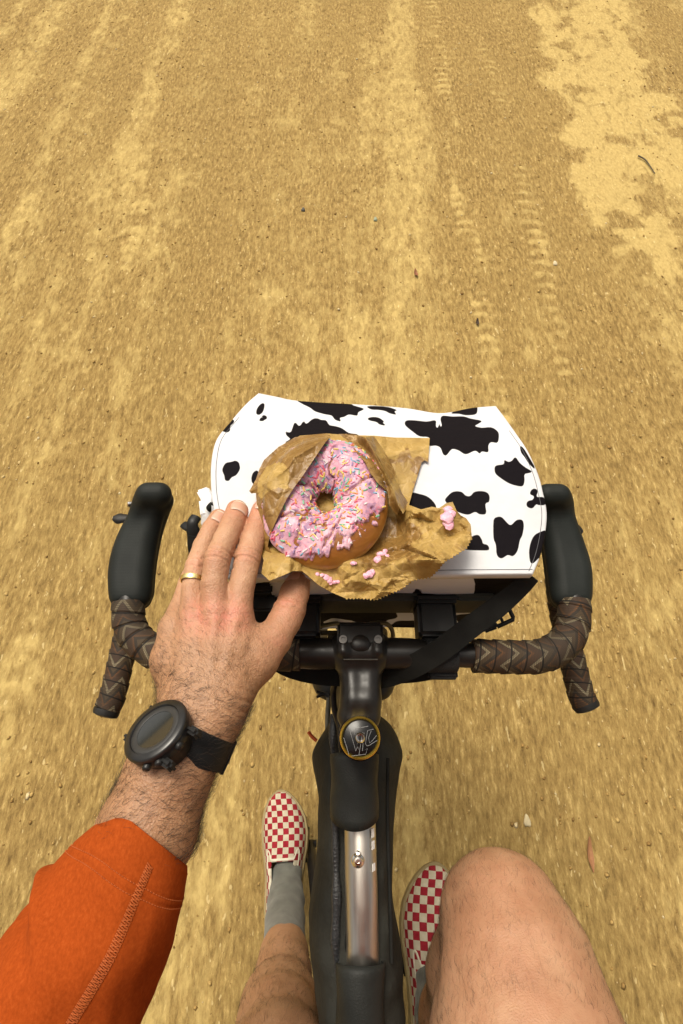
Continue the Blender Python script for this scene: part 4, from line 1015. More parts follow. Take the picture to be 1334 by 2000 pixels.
vm = t.n('ShaderNodeVectorMath'); vm.operation = 'MULTIPLY_ADD'; t.l(t.tc.outputs['Object'], wn_.inputs['Vector']); t.l(wn_.outputs['Color'], vm.inputs[0]); vm.inputs[1].default_value = (.012, .012, .012); t.l(t.tc.outputs['Object'], vm.inputs[2]); t.l(vm.outputs[0], ve.inputs['Vector'])
crs = t.ramp(ve.outputs['Distance'], [(0.0, (1, 1, 1)), (0.09, (0, 0, 0))])
col = t.mix(gf, base, gre)
col = t.mix(t.math('MULTIPLY', t.math('MULTIPLY', crs, t.ramp(n1, [(0.45, (0, 0, 0)), (0.6, (1, 1, 1))])), .45), col, (0.58, 0.40, 0.17))
t.bump(ve.outputs['Distance'], .0035, .55)
t.bump(t.noise(500, 3), .0003); t.bump(t.noise(120, 5, .6), .0010, .4)
rgh = t.math('MULTIPLY_ADD', gf, -.20, .58)
m_paper = t.set(col, rgh, spec=.4)
pb = thing('paper_bag', (dc[0], dc[1], m_lid - .001), 'torn and crumpled brown paper bag with grease stains, wrapped round the pink doughnut', 'paper bag')
def paper(name, poly, step, zf, gfun, seed, thick=.00025):
    v2, f = sheet(poly, step, seed=seed)
    z = zf(v2); P = PZa(v2, z); g = gfun(v2)
    o = make(name, P, f, m_paper, pb, smooth=False, attrs={'grease': g, 'tone': g})
    md = o.modifiers.new('t', 'SOLIDIFY'); md.thickness = thick; md.offset = 0; return o
zig = sawedge(Z3([(1285,655),(1250,715),(1200,745),(1130,790),(1075,855),(1050,875),(960,888),(900,935),(830,965),(750,998),(660,990),(580,992)]), 1.9, 6.5)
P0 = Z3([(130,225),(210,150),(330,88),(480,76),(600,85),(740,88),(850,98),(1048,101),(1040,235),(1020,225),(1003,237),(975,330),(950,410),(933,472),(1000,497),(1060,482),(1100,490),(1140,462),(1175,455),(1195,500),(1220,530),(1250,545),(1275,580)]) + [tuple(p) for p in zig] + \
     Z3([(500,955),(430,915),(370,862),(340,838),(290,838),(230,865),(160,892),(115,850),(128,780),(105,700),(100,560),(90,420)])
def cr_h(v2, n, seed, amp):
    return amp * 2.0 * facets(v2, n, seed, (480, 840), (930, 1180))
RXY = lambda v2: np.stack([PZa(v2, LZ + .01)[:, 0], PZa(v2, LZ + .01)[:, 1]], 1)
def z_base(v2):
    x, y = v2[:, 0], v2[:, 1]
    w2 = v2 + np.stack([(fbm(x * .03, y * .03, 3, 1) - .5) * 40, (fbm(x * .03, y * .03, 3, 2) - .5) * 40], 1)
    lump = np.clip((x - 775) / 60, 0, 1) * np.clip((y - 975) / 20, 0, 1) * np.clip((1130 - y) / 40, 0, 1)
    near = np.clip((y - 1050) / 50, 0, 1)
    rect = np.clip((x - 745) / 10, 0, 1) * np.clip((985 - y) / 20, 0, 1)
    amp = (.0030 + .0062 * near + .0095 * lump) * (1 - .75 * rect)
    h = cr_h(v2, 60, 3, 1) * amp * 1.2 + cr_h(v2, 260, 8, 1) * amp * .55 + cr_h(v2, 1300, 9, 1) * amp * .16
    z = np.minimum(lidz(x, y) + 0.0, LZ + .004) + .0022 + h + near * .007 + lump * .010 - .004 * np.clip((y - 1135) / 40, 0, 1)
    z = z - rect * .0005 + .006 * rect * np.exp(-((y - 893 - (x - 745) * -.25) / 9) ** 2) * .6
    # side of the bag that stands up round the near edge of the doughnut
    return z
g_rect = lambda v2: .12 + .50 * np.clip((fbm(v2[:, 0] * .022, v2[:, 1] * .03, 4, 50) - .46) * 5, 0, 1) * np.clip((v2[:, 0] - 640) / 60, 0, 1) * np.clip((1000 - v2[:, 1]) / 60, .0, 1) + \
    .35 * np.clip((fbm(v2[:, 0] * .03, v2[:, 1] * .03, 4, 70) - .40) * 4, 0, 1) * (v2[:, 1] > 1000) + .80 * np.clip((v2[:, 0] - 690) / 40, 0, 1) * np.clip((830 - v2[:, 0]) / 50, 0, 1) * np.clip((v2[:, 1] - 1000) / 30, 0, 1) * np.clip((1110 - v2[:, 1]) / 40, 0, 1)
paper('bag_sheet', P0, 2.6, z_base, g_rect, 2)
def z_over(lift, rim):
    def fn(v2):
        z = np.full(len(v2), LZ + .03)
        for _ in range(6):
            P = PZa(v2, z); z = .5 * z + .5 * (dough_top(P[:, 0], P[:, 1]) + lift)
        w2 = v2
        return z + cr_h(w2, 90, 21, .0020) + cr_h(w2, 420, 22, .0010) - .001 + rim(v2)
    return fn
P1 = Z3([(130,222),(205,155),(300,97),(380,84),(480,75),(500,92),(470,125),(425,190),(385,250),(345,310),(300,370),(255,440),(215,520),(180,600),(158,660),(150,700),(170,735),(215,775),(280,812),(350,838),(395,885),(345,845),(280,835),(220,820),(150,790),(125,750),(112,650),(98,560),(90,470),(85,405),(60,408),(48,395),(85,330),(105,270)])
g1 = lambda v2: np.where(polysdf(v2, smoothpoly(Z3([(150,260),(215,235),(262,270),(268,330),(255,385),(215,375),(180,385),(150,400),(125,430),(100,420),(95,350),(120,300)]), 3)) < 0, 0.0, 1.0) * np.clip(.75 + .35 * (fbm(v2[:, 0] * .05, v2[:, 1] * .05, 3, 5)), 0, 1)
def fold1(v2):
    l = np.array(Z3([(490,80),(400,150),(300,210),(262,265)])); l2 = np.array(Z3([(262,265),(180,330),(60,395)])); d = np.full(len(v2), 1e9)
    for L_ in (l, l2):
        for i in range(len(L_) - 1):
            ab = L_[i + 1] - L_[i]; t_ = np.clip(((v2 - L_[i]) @ ab) / (ab @ ab), 0, 1); d = np.minimum(d, np.linalg.norm(v2 - L_[i] - t_[:, None] * ab, axis=1))
    return .0042 * np.exp(-d / 7)
paper('bag_flap', P1, 2.2, z_over(.0066, fold1), g1, 4)
P2 = Z3([(545,78),(620,78),(690,98),(735,170),(768,230),(800,290),(835,365),(862,440),(880,490),(868,530),(842,500),(822,470),(815,400),(760,350),(715,290),(690,235),(640,180),(590,112)])
def rim2(v2):
    l = np.array(Z3([(690,98),(735,170),(768,230),(800,290),(835,365),(862,440),(885,500),(915,560),(955,620),(990,690)])); d = np.full(len(v2), 1e9)
    for i in range(len(l) - 1):
        ab = l[i + 1] - l[i]; t_ = np.clip(((v2 - l[i]) @ ab) / (ab @ ab), 0, 1); d = np.minimum(d, np.linalg.norm(v2 - l[i] - t_[:, None] * ab, axis=1))
    return d
def z_ridge(v2):
    z0 = z_over(.0015, lambda v: 0 * v[:, 0])(v2); d = rim2(v2); e = np.clip(1 - d / 16, 0, 1)
    tall = np.clip((1070 - v2[:, 1]) / 90, 0.0, 1)
    return z0 * (1 - e) + e * (LZ + .006 + .028 * tall) + (cr_h(v2, 150, 5, .0022) + cr_h(v2, 700, 6, .0009)) * np.clip(tall * 2, 0, 1) - .012 * np.clip((v2[:, 1] - 1030) / 45, 0, 1)
g2_ = lambda v2: np.clip(.95 - .75 * np.clip(1 - rim2(v2) / 7, 0, 1), 0, 1)
paper('bag_flap', P2, 2.3, z_ridge, g2_, 6)
# back wall between the ridge and the flat rear part
P3 = Z3([(680,95),(740,92),(780,150),(830,230),(860,300),(890,400),(935,470),(900,520),(872,470),(845,385),(808,300),(775,232),(740,172),(700,112)])
def z_wall(v2):
    d = rim2(v2); e = np.clip(1 - d / 26, 0, 1) ** 1.3; return (LZ + .004) * (1 - e) + e * (LZ + .033) + cr_h(v2, 160, 15, .0012)
paper('bag_flap', P3, 2.6, z_wall, lambda v2: np.clip(.2 + fbm(v2[:, 0] * .04, v2[:, 1] * .04, 3, 9) * .7, 0, 1), 9)
# crumbs of icing on the paper
m_crumb = simple('icing_crumb', (0.84, 0.50, 0.58), (0.70, 0.30, 0.42), rough=.5, scale=300, bump=.0006, bscale=500)
def crumb(bits, label, seed):
    rs = np.random.RandomState(seed); parts = []; 
    for (x, y, r) in bits:
        px, py = 470 + x / 2.838, 820 + y / 2.838
        z = float(z_base(np.array([[px, py]]))[0]) + r * .35; c = PZ(px, py, z)
        bm = bmesh.new(); bmesh.ops.create_icosphere(bm, subdivisions=2, radius=1.0)
        V = np.array([v_.co[:] for v_ in bm.verts]); F = [tuple(q.index for q in f_.verts) for f_ in bm.faces]; bm.free()
        V = V * (1 + .35 * (rs.rand(len(V), 1) - .5)) * [r * rs.uniform(.9, 1.5), r * rs.uniform(.8, 1.2), r * .5]; parts.append((V + c, F))
    tag(make('icing_crumb', *cat(parts), m_crumb), label, 'crumb', 'icing crumbs on the paper')
crumb([(1150,500,.0042),(1145,540,.0050),(1155,580,.0042),(1168,520,.0034)], 'biggest pink icing smear, on the raised crumpled right end of the paper bag', 1)
crumb([(780,745,.0034),(760,775,.0036),(800,728,.0026),(812,755,.0018)], 'pink and bluish icing lump on the paper just right of the doughnut', 2)
crumb([(712,855,.0038),(695,862,.0030),(730,845,.0028)], 'smooth oval pink icing chip on the paper below the doughnut', 3)
crumb([(625,795,.0022)], 'tiny pink icing chip touching the near edge of the doughnut', 4)
crumb([(470,872,.0028),(490,888,.0028),(500,905,.0020),(520,900,.0022),(540,898,.0020),(425,855,.0018),(450,862,.002)], 'trail of small pale icing crumbs on the paper nearest to the thumb', 5)
# ---------------------------------------------------------------- rider
t = NT('skin')
rd = t.attr('red'); tn = t.attr('tan')
n1 = t.noise(26, 5, .6); n2 = t.noise(170, 4, .6); n3 = t.noise(800, 3)
base = t.ramp(n1, [(0.30, (0.345, 0.175, 0.095)), (0.50, (0.43, 0.237, 0.134)), (0.72, (0.50, 0.295, 0.175))])
base = t.mix(t.math('MULTIPLY', t.ramp(n2, [(0.5, (0, 0, 0)), (0.7, (1, 1, 1))]), .22), base, (0.34, 0.13, 0.07))
base = t.mix(t.math('MULTIPLY', t.ramp(t.noise(11, 5, .65), [(0.42, (0, 0, 0)), (0.62, (1, 1, 1))]), .35), base, (0.42, 0.19, 0.105))
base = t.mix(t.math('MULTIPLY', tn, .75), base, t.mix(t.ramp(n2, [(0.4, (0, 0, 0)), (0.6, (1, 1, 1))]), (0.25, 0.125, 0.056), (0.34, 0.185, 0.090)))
rdn = t.ramp(t.noise(130, 4, .65), [(0.35, (.25, .25, .25)), (0.62, (1, 1, 1))])
base = t.mix(t.math('MULTIPLY', t.math('MULTIPLY', rd, rdn), .85), base, (0.62, 0.20, 0.14))
vo = t.n('ShaderNodeTexVoronoi'); vo.inputs['Scale'].default_value = 650; t.l(t.tc.outputs['Object'], vo.inputs['Vector'])
t.bump(vo.outputs['Distance'], .0006, .6); t.bump(n2, .0010, .5); t.bump(t.noise(60, 4), .0016, .35)
mole = t.ramp(t.noise(140, 0), [(0.105, (1, 1, 1)), (0.115, (0, 0, 0))])
m_skin = t.set(t.mix(t.math('MULTIPLY', mole, .7), base, (0.16, 0.07, 0.04)), t.math('MULTIPLY_ADD', n2, .2, .42), sss=(.10, .004), spec=.42)
me_p = thing('person', (0, -.45, 0), 'rider in an orange top and checkered slip-on shoes, left hand holding the doughnut bag', 'person')
# --- left arm and hand
A = Field((-.275, -.215, 1.025), (-.015, .285, 1.165), .00115)
def hp_(x, y, z, r): return PZ(x, y, z), r * pxm(x, y, z)
def chain(fld, J, k=.005):
    Q = [hp_(*j) for j in J]
    for n_, ((a, ra), (b, rb)) in enumerate(zip(Q[:-1], Q[1:])): fld.cone(a, b, ra, rb, k if (n_ < 1 or k > .0045) else .0012)
    return Q
# forearm: pairs of cones give an oval section
st = [(412, 1345, 1.117, .034, .019), (398, 1378, 1.118, .0325, .0205), (378, 1425, 1.118, .0295, .0210), (328, 1515, 1.119, .0298, .0245), (288, 1620, 1.118, .0325, .028), (205, 1790, 1.106, .034, .028), (95, 1990, 1.098, .036, .032)]
SP = [(PZ(x, y, z), rx, ry) for x, y, z, rx, ry in st]; SP.append((np.array([-.235, -.21, 1.09]), .040, .036))
fax = nz(SP[1][0] - SP[5][0]); flat = nz(np.cross(fax, [0, 0, 1])); fup = np.cross(flat, fax)
for (a, rx, ry), (b, rx2, ry2) in zip(SP[:-1], SP[1:]):
    for o in (-1, 0, 1): A.cone(a + flat * o * (rx - ry), b + flat * o * (rx2 - ry2), ry, ry2, .010)
# back of the hand
chain(A, [(442, 1345, 1.117, 44), (456, 1270, 1.117, 36), (463, 1200, 1.1175, 28)], .010)
chain(A, [(408, 1348, 1.119, 44), (416, 1270, 1.121, 34), (421, 1200, 1.1225, 29)], .010)
chain(A, [(372, 1348, 1.116, 44), (374, 1275, 1.117, 34), (378, 1208, 1.1175, 28)], .010)
chain(A, [(350, 1348, 1.111, 38), (333, 1290, 1.108, 34), (340, 1228, 1.107, 29)], .010)
A.ell(PZ(400, 1280, 1.104), (.034, .042, .014), np.array([flat, fax, fup]), .012)
# raised knuckles and tendons
for x, y, z, r in ((463, 1196, 1.1215, 20), (421, 1196, 1.1265, 21), (379, 1206, 1.1215, 19), (342, 1228, 1.1105, 18)): A.cone(PZ(x, y, z), PZ(x - 1, y + 14, z - .0005), r * .0004, r * .0004 * .8, .007)
for (x0, y0), (x1, y1), z0, z1 in (((432, 1340), (461, 1215), 1.1335, 1.1300), ((408, 1345), (420, 1215), 1.1350, 1.1335), ((384, 1345), (381, 1222), 1.1325, 1.1275)):
    A.cone(PZ(x0, y0, z0), PZ(x1, y1, z1), .0022, .0026, .0045)
for pts in ([(352, 1290, 1.1228), (372, 1262, 1.1265), (385, 1240, 1.1275), (400, 1228, 1.1290)], [(430, 1330, 1.1345), (402, 1290, 1.1335), (398, 1250, 1.1325)], [(470, 1320, 1.1275), (480, 1285, 1.1245), (500, 1262, 1.117)]):
    for a, b in zip(pts[:-1], pts[1:]): A.cone(PZ(*a), PZ(*b), .0016, .0016, .004)
# fingers
FI = chain(A, [(463, 1200, 1.1175, 28), (473, 1140, 1.1205, 25), (483, 1092, 1.1200, 25.5), (493, 1055, 1.1150, 23.5), (504, 1025, 1.1095, 22.5), (512, 996, 1.1060, 20.5)], .004)
FM = chain(A, [(421, 1200, 1.1225, 29), (417, 1142, 1.1285, 25), (425, 1092, 1.1290, 25.5), (441, 1052, 1.1235, 23.5), (455, 1022, 1.1165, 23.5), (463, 998, 1.1105, 22)], .004)
FR = chain(A, [(378, 1208, 1.1175, 28), (376, 1152, 1.1165, 21.5), (384, 1108, 1.1155, 22), (398, 1065, 1.1115, 20), (413, 1034, 1.1070, 19.5), (427, 1012, 1.1035, 18.5)], .004)
chain(A, [(340, 1228, 1.107, 29), (356, 1178, 1.098, 21), (368, 1140, 1.090, 20), (384, 1100, 1.076, 18), (398, 1078, 1.066, 16)], .004)
FT = chain(A, [(462, 1332, 1.108, 46), (500, 1285, 1.105, 42), (532, 1250, 1.100, 34), (556, 1212, 1.0955, 29.5), (566, 1190, 1.094, 28.5), (575, 1160, 1.0900, 26), (582, 1138, 1.0865, 24.5)], .006)
chain(A, [(463, 1215, 1.112, 24), (492, 1262, 1.107, 26), (500, 1290, 1.105, 30)], .012)
# knuckle caps
for (p, r) in (FM[2], FI[2], FR[2]): A.cone(p + [0, -.002, .0022], p + [0, .003, .0018], r * .82, r * .8, .004)
AV, AF = A.mesh(); AN = vnormals(AV, AF)
disp = np.zeros(len(AV)); red = np.zeros(len(AV)); tan_and_shade = np.zeros(len(AV))
def groove(c, d, R, offs, depth, wdt, upmin=-.1):
    global disp
    q = AV - c; s = q @ d; rr = np.linalg.norm(q - s[:, None] * d, axis=1); ok = (rr < R) & (np.abs(s) < .02) & (AN[:, 2] > upmin)
    for i, o in enumerate(offs):
        wv_ = s + .0012 * np.sin(rr * 420 + i * 2.1); disp[ok] -= (depth * np.exp(-((wv_ - o) / wdt) ** 2))[ok]
for Q, js in ((FM, (2,)), (FI, (2,)), (FR, (2,)), (FT, (4,))):
    for j in js:
        c, r = Q[j]; d = nz(Q[j + 1][0] - Q[j - 1][0]); groove(c, d, r * 1.45, (-.0052, -.0024, .0004, .0032, .0060), .00075, .00070)
        red += .38 * np.exp(-(np.linalg.norm(AV - c - [0, 0, r * .8], axis=1) / .009) ** 2)
for Q in (FM, FR, FI):
    c, r = Q[4]; d = nz(Q[5][0] - Q[3][0]); groove(c, d, r * 1.4, (-.0035, -.0015, .0006), .00030, .0006)
for x, y, z in ((463, 1205, 1.128), (421, 1205, 1.134), (382, 1205, 1.128)): red += .60 * np.exp(-(np.linalg.norm((AV - PZ(x, y, z)) * [1, .75, 1], axis=1) / .0125) ** 2)
for x, y, z, r_ in ((566, 1192, 1.10, .02), (540, 1262, 1.11, .016), (463, 1000, 1.115, .02), (510, 1000, 1.11, .02)): red += .30 * np.exp(-(np.linalg.norm(AV - PZ(x, y, z), axis=1) / r_) ** 2)
# wrist folds
q = AV - PZ(440, 1362, 1.135); sW = q @ fax
for i, o in enumerate((-.0055, -.001, .0045, .010)):
    wv_ = sW - o + .004 * np.sin((q @ flat) * 90 + i) * .6 + (q @ flat) * .12
    disp -= .0010 * np.exp(-(wv_ / .0012) ** 2) * np.clip(((q @ flat) + .010) / .02, 0, 1) * (AN[:, 2] > -.2)
disp += (fbm(AV[:, 0] * 160, AV[:, 1] * 160, 3, 7) - .5) * .0007
tan_and_shade += np.clip((.165 - AV[:, 1]) / .08, 0, 1) * .8
AV = AV + AN * disp[:, None]; red = np.clip(red, 0, 1)
# --- rest of the body (coarser, below and behind the camera)
Bd = Field((-.34, -.86, .20), (.40, .02, 1.78), .0042)
def bc(P, k=.03):
    for (a, ra), (b, rb) in zip(P[:-1], P[1:]): Bd.cone(a, b, ra, rb, k)
bc([((-.232, -.205, 1.09), .043), ((-.235, -.22, 1.18), .048), ((-.205, -.27, 1.36), .056)])
bc([((-.205, -.27, 1.36), .056), ((-.10, -.31, 1.39), .07), ((.10, -.31, 1.39), .07), ((.205, -.27, 1.36), .056), ((.285, -.24, 1.12), .045)])
bc([((0, -.33, 1.34), .13), ((0, -.42, 1.20), .13), ((0, -.50, 1.06), .13), ((0, -.53, .99), .14)])
bc([((-.06, -.33, 1.32), .12), ((.06, -.33, 1.32), .12)]); bc([((-.06, -.53, .99), .12), ((.06, -.53, .99), .12)])
bc([((0, -.30, 1.42), .055), ((0, -.25, 1.53), .055)], .02)
Bd.ell((0, -.225, 1.62), (.075, .095, .115), np.eye(3), .02); Bd.ell((0, -.135, 1.615), (.014, .018, .022), np.eye(3), .01)
for o in (-1, 1): Bd.ell((o * .077, -.235, 1.615), (.008, .018, .03), np.eye(3), .006)
# right leg: knee up, thigh running back under the camera
bc([((.095, -.50, .965), .098), ((.150, -.34, .900), .100), ((.182, -.225, .858), .091), ((.186, -.155, .830), .0715), ((.184, -.118, .806), .0595)], .03)
Bd.ell((.181, -.099, .822), (.038, .030, .036), np.eye(3), .03)
bc([((.172, -.125, .790), .054), ((.168, -.20, .70), .056), ((.158, -.27, .60), .048), ((.148, -.315, .50), .034), ((.146, -.325, .475), .033)], .025)
# left leg: nearly straight
bc([((-.085, -.50, .965), .098), ((-.075, -.42, .86), .078), ((-.070, -.325, .745), .062), ((-.075, -.290, .70), .057)], .03)
Bd.ell((-.074, -.262, .712), (.036, .028, .036), np.eye(3), .03)
bc([((-.075, -.290, .70), .056), ((-.083, -.272, .62), .050), ((-.088, -.272, .55), .051), ((-.094, -.255, .45), .040), ((-.098, -.243, .40), .035), ((-.104, -.22, .31), .033)], .025)
# right arm, hand up behind the camera
bc([((.285, -.24, 1.12), .045), ((.30, -.21, 1.10), .042), ((.24, -.165, 1.24), .036), ((.16, -.13, 1.42), .027)], .02)
bc([((.16, -.13, 1.42), .027), ((.14, -.125, 1.47), .032)], .02)
for i in range(4): bc([((.125 + .018 * i, -.12, 1.48), .011), ((.115 + .018 * i, -.105, 1.52), .010), ((.105 + .018 * i, -.10, 1.55), .008)], .006)
bc([((.12, -.13, 1.45), .014), ((.095, -.11, 1.49), .011)], .008)
BV_, BF_ = Bd.mesh(); BN_ = vnormals(BV_, BF_)
bd_dis = (fbm(BV_[:, 0] * 30, BV_[:, 1] * 30 + BV_[:, 2] * 30, 4, 8) - .5) * .0035; BV_ = BV_ + BN_ * bd_dis[:, None]
tb = np.where(BV_[:, 0] < 0, .60, .16) * (BV_[:, 2] < .9); rb_ = .12 * np.exp(-(np.linalg.norm(BV_ - [.178, -.09, .84], axis=1) / .06) ** 2)  # left leg darker: its shade is put into the skin colour
allV = np.vstack([AV, BV_]); allF = np.vstack([AF, BF_ + len(AV)])
body = make('body', allV, allF, m_skin, me_p, attrs={'red': np.concatenate([red, rb_]), 'tan': np.concatenate([tan_and_shade, tb])})
# --- hair: fine strands following the limb
def hairs(name, V, N, idx, dirf, L0, L1, r, seed, curl=.5):
    rs = np.random.RandomState(seed); n = len(idx); p = V[idx]; nn = N[idx]; d = dirf(p, nn); d = nz(d - nn * np.sum(d * nn, 1, keepdims=True))
    d = nz(d + rs.normal(0, .38, d.shape)); d = nz(d - nn * np.sum(d * nn, 1, keepdims=True)); sd2 = np.cross(nn, d); L = rs.uniform(L0, L1, n)[:, None]; k = rs.uniform(-curl, curl, n)[:, None]; li = rs.uniform(.12, .42, n)[:, None]
    P = [p - nn * .0004, p + d * L * .35 + nn * L * li * .5 + sd2 * L * k * .06, p + d * L * .7 + nn * L * li * .62 + sd2 * L * k * .22, p + d * L + nn * L * li * .45 + sd2 * L * k * .5]
    rr = [r, r * .9, r * .65, r * .15]; Vs = []
    for q, w_ in zip(P, rr):
        for a in (0, 2.094, 4.189): Vs.append(q + (nn * math.cos(a) + sd2 * math.sin(a)) * w_)
    Vs = np.stack(Vs, 1).reshape(-1, 3); F = []
    for s in range(3):
        for a in range(3): F.append((s * 3 + a, s * 3 + (a + 1) % 3, s * 3 + 3 + (a + 1) % 3, s * 3 + 3 + a))
    Fa = (np.array(F)[None] + 12 * np.arange(n)[:, None, None]).reshape(-1, 4)
    return make(name, Vs, Fa, m_hair, me_p, kind='stuff')
m_hair = simple('body_hair', (0.045, 0.026, 0.014), (0.02, 0.012, 0.008), rough=.5)
rs = np.random.RandomState(3)
sf = (AV - SP[1][0]) @ fax           # metres beyond the wrist towards the hand
ok = (sf < .012) & (sf > -.098) & (AN[:, 2] > -.75)
wgt = np.where(ok, 1.0, 0.0) * np.clip(1.15 - .3 * AN[:, 2], .3, 1.4)
ids = rs.choice(len(AV), 2400, replace=True, p=wgt / wgt.sum())
hairs('arm_hair', AV, AN, ids, lambda p, n: np.broadcast_to(fax * .45 + flat * .75, p.shape), .006, .016, .000095, 11, 1.0)
ok = (sf >= .008) & (sf < .085) & (AN[:, 2] > .2); w2 = np.where(ok, np.clip((.085 - sf) / .06, 0, 1) ** 1.4 * np.where((AV - SP[1][0]) @ flat < .02, 1, .35), 0)
ids = rs.choice(len(AV), 1000, p=w2 / w2.sum()); hairs('hand_hair', AV, AN, ids, lambda p, n: np.broadcast_to(fax * .3 - flat * .8, p.shape), .003, .008, .00006, 12, .8)
wl = np.where((BV_[:, 2] < .93) & (BV_[:, 0] > .05) & (BV_[:, 1] > -.33) & (BV_[:, 2] > .6), 1.0, 0); ids = rs.choice(len(BV_), 6500, p=wl / wl.sum())
hairs('leg_hair', BV_, BN_, ids, lambda p, n: np.tile([.05, .7, -.5], (len(p), 1)), .004, .010, .00008, 13, 1.2)
wl = np.where((BV_[:, 2] < .80) & (BV_[:, 0] < -.02) & (BV_[:, 1] > -.36) & (BV_[:, 2] > .43), 1.0, 0); ids = rs.choice(len(BV_), 2400, p=wl / wl.sum())
hairs('leg_hair', BV_, BN_, ids, lambda p, n: np.tile([.05, .2, -1.], (len(p), 1)), .006, .014, .00012, 14, .9)
# --- nails
t = NT('fingernail'); t.bump(t.noise(500, 2, stretch=(1, .2, 1)), .0001)
m_nail = t.set(t.ramp(t.attr('tip'), [(0.0, (0.70, 0.52, 0.42)), (0.18, (0.58, 0.34, 0.24)), (0.86, (0.55, 0.30, 0.21)), (0.93, (0.72, 0.60, 0.45))]), .28, sss=(.1, .002), coat=.2)
def nail(Q, roll, L, sx, back=.0):
    (a, ra), (b, rb) = Q[-2], Q[-1]; d = nz(b - a); up = nz(np.array([0, 0, CAM_H]) - b); up = nz(up - d * (up @ d)); s = np.cross(d, up)
    c, s_ = math.cos(roll), math.sin(roll); up, s = up * c + s * s_, s * c - up * s_
    V = []; tip = []; F = []; n1, n2_ = 14, 13; ctr = b - d * (.0005 + back)
    for i in range(n1):
        u = i / (n1 - 1); along = (u - .55) * L
        rr = rb * 1.0 + .0002
        hw = sx * (1 - .20 * max(0, (.25 - u) / .25) ** 1.5 - .25 * max(0, (u - .72) / .28) ** 1.5)
        for j in range(n2_):
            q = -1 + 2 * j / (n2_ - 1); th = q * hw; e = .0004 * (1 - abs(q) ** 4) - (.0002 if abs(q) > .9 else 0)
            drop = max(0, along) ** 2 / (2 * rb) * .62 + max(0, -along) * -.06
            V.append(ctr + d * along + (up * math.cos(th) + s * math.sin(th)) * (rr + e - drop * .9) ); tip.append(u)
    for i in range(n1 - 1):
        for j in range(n2_ - 1): k = i * n2_ + j; F.append((k, k + 1, k + n2_ + 1, k + n2_))
    o = make('fingernail', V, F, m_nail, me_p, attrs={'tip': tip}); md = o.modifiers.new('t', 'SOLIDIFY'); md.thickness = .0006; md.offset = 0
nail(FM, .18, .0130, .86, .0025); nail(FR, .10, .0125, .86, .0025); nail(FT, -.80, .0145, .76, .001); nail(FI, 0, .012, .8)

# --- shirt
t = NT('orange_jersey')
n = t.noise(160, 4, .6, stretch=(1, 1, 1)); ht = t.noise(520, 4, .7, stretch=(1, .6, 1))
col = t.ramp(ht, [(0.30, (0.25, 0.042, 0.005)), (0.55, (0.315, 0.055, 0.007)), (0.75, (0.375, 0.075, 0.012))])
t.bump(ht, .0003, .35); t.bump(t.noise(22, 4), .003, .25)
m_shirt = t.set(col, .9, spec=.08)
sl = [PZ(292, 1632, 1.116), PZ(265, 1680, 1.114), PZ(215, 1775, 1.110), PZ(150, 1885, 1.106), PZ(85, 2000, 1.102), np.array([-.228, -.205, 1.10]), np.array([-.235, -.235, 1.20]), np.array([-.205, -.28, 1.37])]
SLP = crom(sl, 260); sS = arclen(SLP); sS_ = sS.copy()
rxs = np.interp(sS, [0, .004, .02, .05, .09, .14, .20, .26, .36, .5], [.0335, .0370, .0435, .0508, .0540, .0570, .0590, .0600, .066, .072]); rys = np.interp(sS, [0, .02, .06, .15, .26, .5], [.038, .041, .047, .052, .056, .068])
# up vector must turn with the arm: build frames by hand
T = nz(np.gradient(SLP, axis=0)); Nn = np.zeros_like(T); Nn[0] = nz(np.array([0, 0, 1.0]) - T[0] * T[0][2])
for i in range(1, len(T)): v_ = Nn[i - 1] - T[i] * (Nn[i - 1] @ T[i]); Nn[i] = nz(v_)
Sd = np.cross(T, Nn); na = 120; Aa = np.linspace(0, 2 * math.pi, na, endpoint=False)
V = []; 
for i in range(len(SLP)):
    s_ = sS[i]; a = Aa
    # folds: a ruck on the outer (left) side and long soft drag lines
    f1 = .0060 * np.exp(-((s_ - .082 + .028 * np.cos(a - .35)) / .0075) ** 2) * np.clip(np.cos(a - math.radians(20)), 0, 1) ** 1.2
    f1 -= .0035 * np.exp(-((s_ - .098 + .030 * np.cos(a - .35)) / .008) ** 2) * np.clip(np.cos(a - math.radians(25)), 0, 1) ** 1.5
    f2 = .0030 * np.sin(a * 3 + s_ * 38) * min(1, s_ / .06) + .0013 * np.sin(a * 5 - s_ * 70 + 1) * min(1, s_ / .08)
    f3 = (fbm(np.cos(a) * 1.6 + 5, np.sin(a) * 1.6 + s_ * 22, 3, 3) - .5) * .006 * min(1, s_ / .03)
    hem = -.0007 * (math.exp(-((s_ - .020) / .0010) ** 2) + math.exp(-((s_ - .0245) / .0010) ** 2))
    tilt = T[i] * (-0.013 * np.cos(a - math.radians(80)) + .016 * np.clip(np.cos(a + .15), 0, 1) ** 1.5)[:, None] * max(0, 1 - s_ / .05)
    R = f1 + f2 + f3 + hem
    V.append(SLP[i] + Sd[i] * ((rxs[i] + R) * np.cos(a))[:, None] + Nn[i] * ((rys[i] + R) * np.sin(a))[:, None] + tilt)
V = np.array(V); inner = V[0] * .93 + SLP[0] * .07 + T[0] * .008
rings = np.concatenate([(V[0] * .94 + SLP[0] * .06 + T[0] * .010)[None], (V[0] * .975 + SLP[0] * .025 + T[0] * .001)[None], V]); nr = len(rings)
ii = np.arange(nr * na).reshape(nr, na); r2 = np.roll(ii, -1, 1)
SF = np.stack([ii[:-1].ravel(), ii[1:].ravel(), r2[1:].ravel(), r2[:-1].ravel()], 1)
St = Field((-.36, -.78, .86), (.36, .0, 1.50), .006)
def sc2(P, k=.03):
    for (a, ra), (b, rb) in zip(P[:-1], P[1:]): St.cone(a, b, ra, rb, k)
